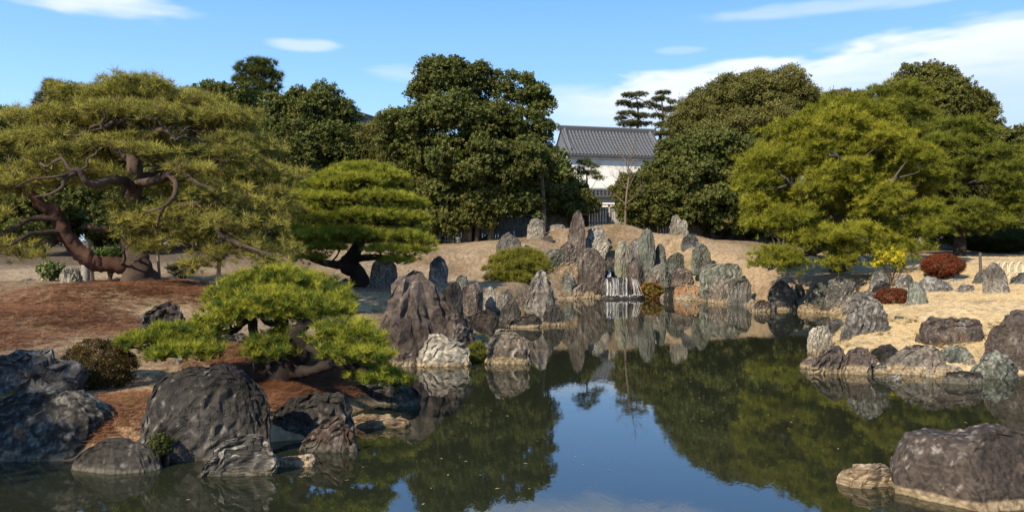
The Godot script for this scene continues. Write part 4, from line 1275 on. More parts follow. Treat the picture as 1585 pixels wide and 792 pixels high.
# ---------------------------------------------------------------- pines
func spreading_pine() -> void:
	rng.seed = 41
	var base := on_ground(213, 19.0, 0.05)
	var t := thing("spreading_pine", "old spreading pine with reddish crooked limbs and thin olive needles on the needle-covered slope", "tree", base)
	var red := Color(0.21, 0.115, 0.08)
	var brown := Color(0.17, 0.125, 0.10)
	var px := func(l): return l.map(func(q): return P(q[0], q[1], q[2]) - base)
	part("trunk", tube(px.call([[216, 438, 19.0], [212, 415, 19.0], [207, 390, 19.1], [201, 362, 19.2], [203, 330, 19.2], [206, 300, 19.1], [208, 275, 19.0], [206, 245, 19.0], [200, 215, 19.2], [205, 185, 19.3]]), [0.44, 0.34, 0.27, 0.23, 0.2, 0.18, 0.19, 0.15, 0.11, 0.06], 14, 0.22, 5, 3, brown), M.bark, t)
	var limbs := [
		[[[205, 412, 19.0], [180, 410, 18.8], [155, 406, 18.6], [128, 393, 18.4], [108, 372, 18.3], [97, 350, 18.2], [82, 330, 18.1], [66, 317, 18.0], [52, 303, 17.9], [38, 297, 17.9], [12, 294, 17.8]], [0.22, 0.235, 0.22, 0.22, 0.20, 0.19, 0.17, 0.15, 0.12, 0.10, 0.06], red],
		[[[96, 348, 18.2], [78, 337, 18.0], [50, 341, 17.8], [22, 354, 17.5], [0, 366, 17.3], [-30, 380, 17.0]], [0.12, 0.10, 0.09, 0.075, 0.06, 0.03], brown],
		[[[98, 358, 18.2], [70, 362, 17.8], [42, 364, 17.5], [15, 372, 17.2], [-15, 384, 17.0]], [0.11, 0.10, 0.08, 0.07, 0.03], brown],
		[[[94, 372, 18.3], [76, 376, 18.0], [55, 383, 17.7]], [0.05, 0.045, 0.02], brown],
		[[[206, 292, 19.0], [190, 283, 18.6], [172, 279, 18.3], [150, 286, 18.0], [135, 282, 17.8], [128, 268, 17.7], [108, 262, 17.6], [90, 250, 17.6], [72, 256, 17.5]], [0.17, 0.13, 0.11, 0.11, 0.09, 0.075, 0.06, 0.05, 0.02], brown],
		[[[120, 266, 17.7], [104, 274, 17.5], [95, 290, 17.4], [75, 300, 17.3], [55, 304, 17.2]], [0.06, 0.055, 0.05, 0.04, 0.02], brown],
		[[[108, 268, 17.6], [85, 275, 17.4], [50, 280, 17.2], [20, 286, 17.0]], [0.05, 0.04, 0.035, 0.02], brown],
		[[[208, 285, 19.0], [225, 283, 18.8], [245, 277, 18.5], [262, 270, 18.2], [274, 283, 18.0], [268, 305, 17.9], [255, 322, 17.8]], [0.15, 0.13, 0.11, 0.10, 0.085, 0.07, 0.03], brown],
		[[[262, 270, 18.2], [285, 266, 18.0], [305, 280, 17.8], [330, 290, 17.6]], [0.08, 0.07, 0.05, 0.02], brown],
		[[[205, 215, 19.2], [185, 197, 18.9], [178, 187, 18.7], [160, 202, 18.5], [130, 205, 18.3]], [0.12, 0.10, 0.08, 0.05, 0.02], brown],
		[[[180, 190, 18.7], [198, 183, 18.5], [216, 176, 18.4]], [0.08, 0.07, 0.03], brown],
		[[[203, 235, 19.1], [228, 212, 18.8], [240, 200, 18.6], [258, 202, 18.4], [270, 220, 18.2]], [0.12, 0.10, 0.085, 0.06, 0.03], brown],
		[[[205, 360, 19.2], [240, 335, 19.6], [275, 322, 19.6], [300, 318, 19.0], [322, 334, 18.6], [340, 358, 18.3], [362, 378, 18.1], [392, 388, 17.9], [420, 395, 17.8]], [0.14, 0.12, 0.11, 0.10, 0.09, 0.085, 0.075, 0.05, 0.02], brown],
		[[[362, 378, 18.1], [380, 372, 17.8], [396, 382, 17.6], [408, 398, 17.5]], [0.05, 0.045, 0.035, 0.015], brown],
		[[[200, 358, 19.2], [180, 352, 19.0], [150, 356, 18.7], [125, 354, 18.6]], [0.12, 0.11, 0.09, 0.04], brown],
		[[[203, 225, 19.2], [230, 205, 20.4], [260, 190, 21.2]], [0.12, 0.09, 0.03], brown],
		[[[203, 250, 19.2], [160, 225, 20.6], [110, 215, 21.4]], [0.12, 0.09, 0.03], brown],
		[[[208, 280, 19.2], [270, 250, 20.6], [340, 240, 21.4], [400, 260, 21.6]], [0.13, 0.10, 0.07, 0.03], brown],
	]
	var ends := []
	for k in limbs.size():
		var l = limbs[k]
		if k in [4, 5, 6, 7, 8, 9, 10, 11, 12]:
			l[0] = l[0].map(func(q): return [q[0], q[1], q[2] - 0.9 * clampf((19.2 - q[2]) / 0.6, 0.0, 1.0)])
		var pts: Array = px.call(l[0])
		for i in range(1, pts.size()):
			pts[i] += Vector3(rng.randf() - 0.5, rng.randf() - 0.5, rng.randf() - 0.5) * 0.13
		part("limb", tube(pts, l[1].map(func(r): return r * (0.72 if k > 0 else 0.85)), 9, 0.3, 6, k, l[2]), M.bark, t)
		for p in pts:
			ends.append(p)
	# pads of needles over the dome, in front of and behind the trunk
	var pads := []
	var c := P(212, 335, 19.2)
	var rows := [[0.93, 8, 0.0], [0.87, 14, 0.42], [0.72, 19, 0.72], [0.52, 21, 0.92], [0.28, 22, 1.03]]
	for row in rows:
		for k in row[1]:
			var a: float = TAU * (k + rng.randf() * 0.7) / row[1]
			var rr: float = row[2] * rng.randf_range(0.82, 1.05) + (rng.randf() * 0.2 if row[2] == 0.0 else 0.0)
			var p := c + Vector3(sin(a) * rr * 3.25, row[0] * 3.25 * rng.randf_range(0.94, 1.03), cos(a) * rr * (1.55 if cos(a) > 0.0 else 2.7))
			if cos(a) > 0.25 and rng.randf() < 0.42:
				continue
			var w := rng.randf_range(0.5, 0.85)
			pads.append([p, Vector3(w, w * rng.randf_range(0.28, 0.42), w)])
	for q in [[20, 285, 50, 16, 17.6], [-30, 300, 50, 18, 17.5], [60, 262, 45, 16, 17.6], [-20, 335, 40, 16, 17.2], [35, 392, 38, 16, 17.4], [-25, 385, 40, 18, 17.0], [330, 300, 50, 22, 17.6], [385, 320, 45, 22, 17.8], [420, 300, 40, 22, 18.4], [300, 345, 48, 24, 17.6], [350, 350, 50, 22, 17.4],
			[410, 352, 40, 22, 17.8], [262, 335, 36, 22, 17.8], [285, 375, 40, 20, 17.8], [340, 395, 45, 18, 17.6], [395, 385, 40, 18, 17.6], [440, 388, 30, 14, 17.8], [205, 366, 34, 18, 17.7], [235, 348, 44, 20, 17.6], [200, 335, 30, 16, 17.7], [228, 385, 34, 14, 17.8], [190, 318, 26, 10, 17.8], [95, 232, 36, 10, 16.9], [150, 222, 34, 11, 16.8], [60, 245, 34, 10, 16.9], [250, 240, 34, 11, 17.0], [300, 262, 40, 12, 17.0], [215, 232, 30, 10, 17.0], [160, 168, 36, 12, 17.4], [240, 178, 40, 12, 17.4], [390, 265, 45, 20, 18.6], [350, 240, 50, 22, 18.0], [420, 405, 35, 12, 17.4], [300, 412, 30, 12, 17.6], [445, 330, 28, 18, 18.6]]:
		pads.append(lump_px(q[0], q[1], q[2], q[3], q[4], 0.8))
	pine_pads(t, pads, ends, {"mesh": "needle_fine", "mat": "needle", "per": 42.0, "size": 0.19, "c1": Color(0.085, 0.095, 0.022), "c2": Color(0.40, 0.36, 0.085), "under": 0.3, "upward": 0.42, "depth": 0.8, "limb": 0.035, "twigs": 8, "bark": Color(0.17, 0.135, 0.11), "third": Color(0.16, 0.12, 0.06), "third_share": 0.06})


func low_pine() -> void:
	rng.seed = 43
	var base := on_ground(425, 11.9, 0.05)
	var t := thing("low_pine", "low twisted pine with bright yellow-green needle pads leaning over the shore rocks", "tree", base)
	var dark := Color(0.075, 0.06, 0.052)
	var px := func(l): return l.map(func(q): return P(q[0], q[1], q[2]) - base)
	part("trunk", tube(px.call([[402, 606, 11.9], [425, 588, 11.8], [448, 572, 11.7], [462, 552, 11.6], [470, 535, 11.6], [456, 522, 11.5], [460, 510, 11.5], [475, 500, 11.5], [488, 490, 11.6], [480, 470, 11.8]]), [0.24, 0.2, 0.17, 0.15, 0.12, 0.10, 0.085, 0.075, 0.06, 0.04], 12, 0.35, 5, 2, dark), M.bark, t)
	var limbs := [
		[[[420, 590, 11.9], [424, 565, 12.0], [419, 540, 12.1], [424, 520, 12.1], [436, 500, 12.1], [434, 478, 12.1], [432, 460, 12.1]], [0.13, 0.11, 0.09, 0.085, 0.08, 0.075, 0.05]],
		[[[436, 500, 12.1], [410, 498, 11.9], [405, 485, 11.8]], [0.06, 0.05, 0.03]],
		[[[434, 580, 11.8], [470, 574, 11.4], [488, 572, 11.2], [520, 562, 11.0], [560, 572, 10.9], [600, 580, 10.9]], [0.10, 0.085, 0.07, 0.06, 0.05, 0.02]],
		[[[425, 590, 11.8], [390, 584, 11.4], [372, 580, 11.2]], [0.09, 0.06, 0.02]],
		[[[392, 516, 12.4], [388, 490, 12.2], [376, 500, 12.0], [360, 512, 11.8], [336, 514, 11.6], [315, 515, 11.4]], [0.07, 0.065, 0.05, 0.045, 0.035, 0.02]],
		[[[430, 560, 12.0], [400, 545, 12.3], [392, 516, 12.4], [384, 480, 12.3], [370, 460, 12.2]], [0.08, 0.07, 0.07, 0.05, 0.03]],
		[[[315, 515, 11.4], [290, 540, 11.2], [262, 548, 11.0], [225, 540, 10.9]], [0.035, 0.03, 0.025, 0.012]],
		[[[475, 500, 11.5], [500, 495, 11.4], [530, 500, 11.2], [560, 515, 11.1]], [0.06, 0.05, 0.035, 0.015]],
		[[[470, 535, 11.6], [500, 545, 11.3], [540, 545, 11.1], [580, 550, 11.0]], [0.06, 0.05, 0.035, 0.015]],
	]
	var ends := []
	for k in limbs.size():
		var pts: Array = px.call(limbs[k][0])
		part("limb", tube(pts, limbs[k][1], 9, 0.4, 5, k + 20, dark), M.bark, t)
		for p in pts:
			ends.append(p)
	var pads := []
	for q in [[360, 462, 42, 24, 12.0], [400, 446, 48, 24, 12.3], [440, 440, 50, 22, 12.4], [482, 450, 48, 24, 12.3], [514, 468, 34, 22, 12.0], [430, 464, 55, 20, 11.6], [382, 476, 45, 18, 11.6], [475, 475, 45, 18, 11.6], [345, 484, 30, 18, 11.8], [440, 450, 60, 22, 12.9], [505, 488, 36, 16, 11.6], [345, 500, 28, 14, 11.5], [430, 430, 55, 16, 12.3], [400, 482, 40, 14, 11.5], [462, 488, 34, 13, 11.6], [520, 478, 30, 16, 11.8], [370, 448, 30, 18, 12.4],
			[262, 518, 42, 17, 11.2], [300, 528, 42, 17, 11.3], [228, 530, 36, 16, 11.0], [285, 546, 46, 15, 10.9], [322, 503, 30, 15, 11.5], [200, 532, 26, 12, 10.9], [325, 545, 26, 14, 11.0], [255, 548, 30, 14, 10.8],
			[508, 518, 34, 18, 11.1], [548, 520, 42, 20, 11.2], [580, 536, 28, 20, 11.1], [530, 546, 38, 15, 10.9], [566, 552, 36, 14, 10.8], [592, 552, 18, 14, 11.0], [540, 508, 34, 14, 11.5],
			[412, 532, 32, 16, 11.6], [440, 522, 30, 14, 11.6], [395, 548, 22, 14, 11.5], [430, 546, 26, 12, 11.4], [588, 582, 36, 14, 10.9], [612, 592, 26, 12, 10.9], [560, 580, 28, 12, 11.2]]:
		pads.append(lump_px(q[0], q[1], q[2], q[3], q[4], 0.9))
	pine_pads(t, pads, ends, {"mesh": "needle", "mat": "needle", "per": 210.0, "size": 0.12, "c1": Color(0.07, 0.11, 0.015), "c2": Color(0.40, 0.385, 0.045), "under": 0.3, "upward": 0.6, "depth": 0.7, "limb": 0.022, "twigs": 7, "bark": dark, "third": Color(0.06, 0.10, 0.02), "third_share": 0.25})


func layered_pine() -> void:
	rng.seed = 44
	var base := on_ground(556, 25.0, 0.05)
	var t := thing("layered_pine", "layered garden pine with flat green pads above the big rounded grey boulder", "tree", base)
	var dark := Color(0.08, 0.06, 0.05)
	var px := func(l): return l.map(func(q): return P(q[0], q[1], q[2]) - base)
	part("trunk", tube(px.call([[560, 440, 25.0], [550, 418, 24.8], [535, 410, 24.6], [548, 392, 24.8], [556, 370, 25.0], [546, 340, 25.0], [552, 310, 25.0], [556, 285, 25.0], [555, 265, 25.0]]), [0.30, 0.26, 0.24, 0.2, 0.17, 0.14, 0.11, 0.08, 0.04], 12, 0.25, 5, 2, dark), M.bark, t)
	var limbs := [[[[535, 410, 24.6], [510, 408, 24.2], [485, 402, 24.0], [470, 392, 23.8]], [0.16, 0.12, 0.08, 0.03]], [[[550, 400, 24.8], [590, 398, 24.3], [630, 400, 24.0]], [0.13, 0.09, 0.03]], [[[552, 350, 25.0], [590, 345, 24.5], [640, 350, 24.2]], [0.1, 0.07, 0.03]], [[[548, 330, 25.0], [510, 322, 24.6], [470, 330, 24.3]], [0.1, 0.07, 0.03]]]
	var ends: Array = px.call([[550, 310, 25.0], [556, 285, 25.0], [548, 350, 25.0], [552, 385, 24.9]])
	for k in limbs.size():
		var pts: Array = px.call(limbs[k][0])
		part("limb", tube(pts, limbs[k][1], 8, 0.25, 5, k + 40, dark), M.bark, t)
		ends.append_array(pts)
	var pads := []
	for q in [[560, 264, 48, 14, 25.0], [525, 274, 40, 14, 24.6], [592, 274, 42, 14, 24.7], [555, 280, 45, 14, 24.2], [488, 288, 32, 12, 24.6], [615, 290, 25, 12, 25.0], [505, 308, 42, 12, 24.2], [476, 304, 26, 11, 24.4], [585, 306, 42, 13, 24.0], [618, 310, 32, 13, 24.3], [640, 318, 26, 12, 24.6],
			[472, 330, 32, 14, 24.4], [500, 340, 36, 14, 24.2], [560, 334, 40, 13, 23.8], [600, 336, 38, 13, 23.8], [636, 340, 34, 14, 24.2], [450, 358, 34, 14, 24.2], [490, 366, 42, 14, 23.8], [535, 362, 38, 14, 23.8], [578, 366, 42, 15, 23.6], [622, 368, 40, 15, 23.8], [652, 376, 28, 14, 24.0], [455, 384, 42, 13, 24.0], [505, 385, 36, 12, 23.7],
			[600, 388, 42, 12, 23.6], [640, 390, 34, 12, 23.7], [615, 404, 30, 10, 23.6], [555, 300, 60, 14, 26.0], [540, 330, 80, 16, 26.2], [560, 360, 90, 16, 26.2], [480, 400, 34, 9, 23.8]]:
		pads.append(lump_px(q[0], q[1], q[2] * 0.92, q[3] * 0.85, q[4], 1.0))
	pine_pads(t, pads, ends, {"mesh": "needle", "mat": "needle", "per": 95.0, "size": 0.16, "c1": Color(0.06, 0.09, 0.014), "c2": Color(0.36, 0.365, 0.045), "under": 0.15, "upward": 0.5, "depth": 0.6, "limb": 0.03, "twigs": 6, "bark": dark})


func dome(c: Vector3, r: Vector3, n: int, size: float, lo := -0.25, flat := 0.55) -> Array:
	var out := []
	for k in n:
		var y := lerpf(1.0, lo, (k + 0.5) / n)
		var a := k * 2.39996 + rng.randf() * 0.8
		var h := sqrt(maxf(0.0, 1.0 - y * y))
		var s := size * rng.randf_range(0.7, 1.3)
		out.append([c + Vector3(sin(a) * h, y, cos(a) * h) * r * rng.randf_range(0.78, 1.02), Vector3(s, s * flat * rng.randf_range(0.8, 1.2), s)])
	return out


func dome_pines() -> void:
	rng.seed = 45
	var olive := {"mesh": "needle_mid", "mat": "needle", "per": 64.0, "size": 0.2, "c1": Color(0.055, 0.075, 0.008), "c2": Color(0.29, 0.285, 0.032), "under": 0.2, "upward": 0.4, "depth": 0.35, "wobble": 0.6, "limb": 0.05, "twigs": 3, "bark": Color(0.15, 0.125, 0.105)}
	var base := on_ground(1305, 30.5, 0.05)
	var t := thing("dome_pine", "great dome-shaped olive pine with billowing boughs behind the sandy bank", "tree", base)
	var px := func(l): return l.map(func(q): return P(q[0], q[1], q[2]) - base)
	part("trunk", tube(px.call([[1300, 420, 30.5], [1296, 385, 30.5], [1305, 350, 30.6], [1290, 310, 30.6], [1300, 260, 30.6], [1305, 200, 30.6]]), [0.36, 0.28, 0.24, 0.2, 0.14, 0.06], 12, 0.25, 5, 7, Color(0.14, 0.11, 0.09)), M.bark, t)
	var ends: Array = px.call([[1296, 385, 30.5], [1305, 350, 30.6], [1290, 310, 30.6], [1300, 260, 30.6], [1305, 215, 30.6]])
	for l in [[[1295, 330, 30.5], [1250, 300, 29.0], [1222, 285, 28.2], [1215, 275, 27.8]], [[1300, 285, 30.5], [1310, 262, 28.4], [1300, 245, 27.6], [1285, 240, 27.3]], [[1300, 340, 30.5], [1350, 300, 28.4], [1370, 295, 27.8]], [[1290, 380, 30.5], [1240, 395, 28.6], [1205, 392, 27.8]]]:
		part("limb", tube(px.call(l), ramp(0.12, 0.04, 3), 8, 0.25, 5, 1, Color(0.2, 0.165, 0.14)), M.bark, t)
		ends.append_array(px.call(l))
	var pads := dome(P(1302, 300, 30.6), Vector3(3.35, 3.15, 3.2), 70, 0.64, -0.35, 0.5)
	for q in [[1195, 250, 40, 20, 29.0], [1180, 285, 32, 18, 29.0], [1175, 320, 28, 18, 29.0], [1190, 350, 35, 16, 28.8], [1230, 340, 40, 18, 28.0], [1205, 395, 34, 15, 27.8], [1195, 410, 30, 14, 27.6], [1225, 408, 26, 13, 27.6], [1300, 408, 26, 12, 27.4], [1345, 392, 40, 16, 27.8], [1400, 360, 45, 20, 28.4], [1320, 365, 50, 20, 27.6], [1270, 370, 45, 18, 27.8], [1390, 385, 40, 16, 28.2], [1345, 180, 45, 20, 30.4], [1340, 238, 44, 22, 30.0], [1336, 256, 44, 22, 31.5], [1360, 230, 40, 24, 32.0], [1300, 170, 42, 18, 30.6], [1250, 200, 36, 18, 30.0], [1270, 375, 40, 18, 28.2]]:
		pads.append(lump_px(q[0], q[1], q[2], q[3], q[4], 1.0))
	for k in 7:
		pads.append([P(1302, 300, 30.6) + Vector3(rng.randf_range(-1.5, 1.5), rng.randf_range(-0.8, 1.6), rng.randf_range(-0.8, 1.0)), Vector3(0.9, 0.6, 0.9)])
	pine_pads(t, pads, ends, olive)
	# the second pine
	base = on_ground(1485, 37.0, 0.05)
	t = thing("tiered_pine", "olive pine in stacked rounded tiers behind the clipped dark hedge", "tree", base)
	var pts := [Vector3(0, -0.2, 0), Vector3(0.1, 1.6, 0), Vector3(-0.1, 3.2, 0.1), Vector3(0.2, 4.6, 0), Vector3(0.1, 6.2, 0)]
	part("trunk", tube(pts, [0.3, 0.22, 0.17, 0.12, 0.05], 10, 0.2, 5, 4, Color(0.09, 0.07, 0.06)), M.bark, t)
	pads = dome(P(1498, 292, 37.0), Vector3(2.15, 2.7, 2.1), 50, 0.62, -0.7, 0.5)
	for q in [[1490, 195, 34, 13, 37.0], [1450, 225, 28, 16, 36.4], [1540, 345, 34, 16, 36.0], [1470, 345, 42, 16, 35.8], [1560, 315, 24, 16, 37.0], [1440, 262, 24, 16, 36.4]]:
		pads.append(lump_px(q[0], q[1], q[2], q[3], q[4], 1.0))
	olive.c1 = Color(0.04, 0.06, 0.01)
	olive.c2 = Color(0.205, 0.22, 0.03)
	olive.per = 55.0
	olive.size = 0.22
	pine_pads(t, pads, pts, olive)
	# the pine peering over the dome pine
	base = on_ground(1395, 41.0, 0.05)
	t = thing("tall_pine", "olive pine whose tufted top peers over the great dome pine", "tree", base)
	pts = [Vector3(0, -0.2, 0), Vector3(0.1, 2.5, 0), Vector3(-0.1, 5.0, 0.1), Vector3(0.0, 7.0, 0), Vector3(0.1, 9.2, 0)]
	part("trunk", tube(pts, [0.3, 0.24, 0.19, 0.12, 0.05], 10, 0.2, 5, 4, Color(0.10, 0.08, 0.065)), M.bark, t)
	pads = []
	for q in [[1365, 148, 26, 14, 41.0], [1395, 142, 30, 15, 41.0], [1420, 152, 26, 14, 41.4], [1380, 165, 32, 13, 40.4], [1415, 175, 32, 15, 41.0], [1440, 200, 28, 18, 41.4], [1400, 205, 36, 18, 40.6]]:
		pads.append(lump_px(q[0], q[1], q[2], q[3], q[4], 1.0))
	pine_pads(t, pads, pts, olive)
	# the bushy pine on the mound
	base = on_ground(800, 30.5, 0.05)
	t = thing("bushy_pine", "low bushy pine spilling over the stones beside the tall craggy rock", "tree", base)
	pts = [Vector3(0, -0.2, 0), Vector3(0.1, 0.3, 0), Vector3(-0.1, 0.6, 0.1)]
	part("trunk", tube(pts, [0.16, 0.12, 0.07], 8, 0.2, 4, 4, Color(0.10, 0.08, 0.065)), M.bark, t)
	pads = []
	for q in [[812, 396, 26, 11, 30.5], [790, 402, 28, 12, 30.2], [830, 406, 20, 11, 30.2], [775, 416, 24, 12, 29.8], [805, 416, 30, 13, 29.6], [835, 420, 16, 12, 30.0], [768, 432, 18, 10, 29.5], [795, 432, 26, 11, 29.3], [822, 432, 22, 10, 29.5], [800, 405, 32, 12, 31.2]]:
		pads.append(lump_px(q[0], q[1], q[2], q[3], q[4], 1.0))
	var y := olive.duplicate()
	y.size = 0.17
	y.per = 85.0
	y.limb = 0.03
	y.c1 = Color(0.07, 0.08, 0.012)
	y.c2 = Color(0.24, 0.225, 0.035)
	pine_pads(t, pads, pts, y)
	# the cloud-pruned pair beside the turret
	var cloud := {"mesh": "needle_far", "mat": "needle", "per": 12.0, "size": 0.55, "c1": Color(0.04, 0.05, 0.02), "c2": Color(0.13, 0.135, 0.045), "under": 0.25, "upward": 0.35, "depth": 0.5, "limb": 0.14, "twigs": 2, "bark": Color(0.12, 0.085, 0.07)}
	for s in [["cloud-pruned pine with open tiers just above the turret roof", 986, [[975, 148, 16, 6], [992, 146, 14, 5], [965, 160, 16, 6], [985, 164, 20, 7], [1004, 160, 10, 5], [970, 176, 18, 6], [992, 180, 18, 7], [960, 184, 12, 5], [978, 192, 26, 7], [1003, 192, 10, 5]]],
			["taller cloud-pruned pine with stacked dark tiers past the turret's roof end", 1024, [[1026, 144, 15, 5], [1022, 154, 17, 6], [1040, 158, 10, 5], [1014, 166, 14, 6], [1036, 170, 18, 6], [1020, 180, 16, 6], [1045, 184, 14, 6], [1028, 194, 20, 7], [1046, 200, 12, 6], [1028, 208, 22, 7], [1040, 218, 18, 7], [1020, 222, 18, 7], [1034, 232, 20, 7]]]]:
		base = P(s[1], 330, 165)
		t = thing("cloud_pine", s[0], "tree", base, "cloud pines by the turret")
		var H: float = P(0, s[2][0][1], 165).y - base.y
		pts = [Vector3(0, -2, 0), Vector3(0.4, H * 0.3, 0), Vector3(-0.4, H * 0.55, 0), Vector3(0.3, H * 0.78, 0), Vector3(0, H * 0.98, 0)]
		part("trunk", tube(pts, [0.6, 0.45, 0.36, 0.24, 0.1], 8, 0.15, 4, 4, Color(0.12, 0.085, 0.07)), M.bark, t)
		pads = []
		for q in s[2]:
			pads.append(lump_px(q[0], q[1], q[2] * 0.75, q[3] * 0.6, 165.0 + rng.randf_range(-2.0, 2.0), 1.0))
		pine_pads(t, pads, pts, cloud)


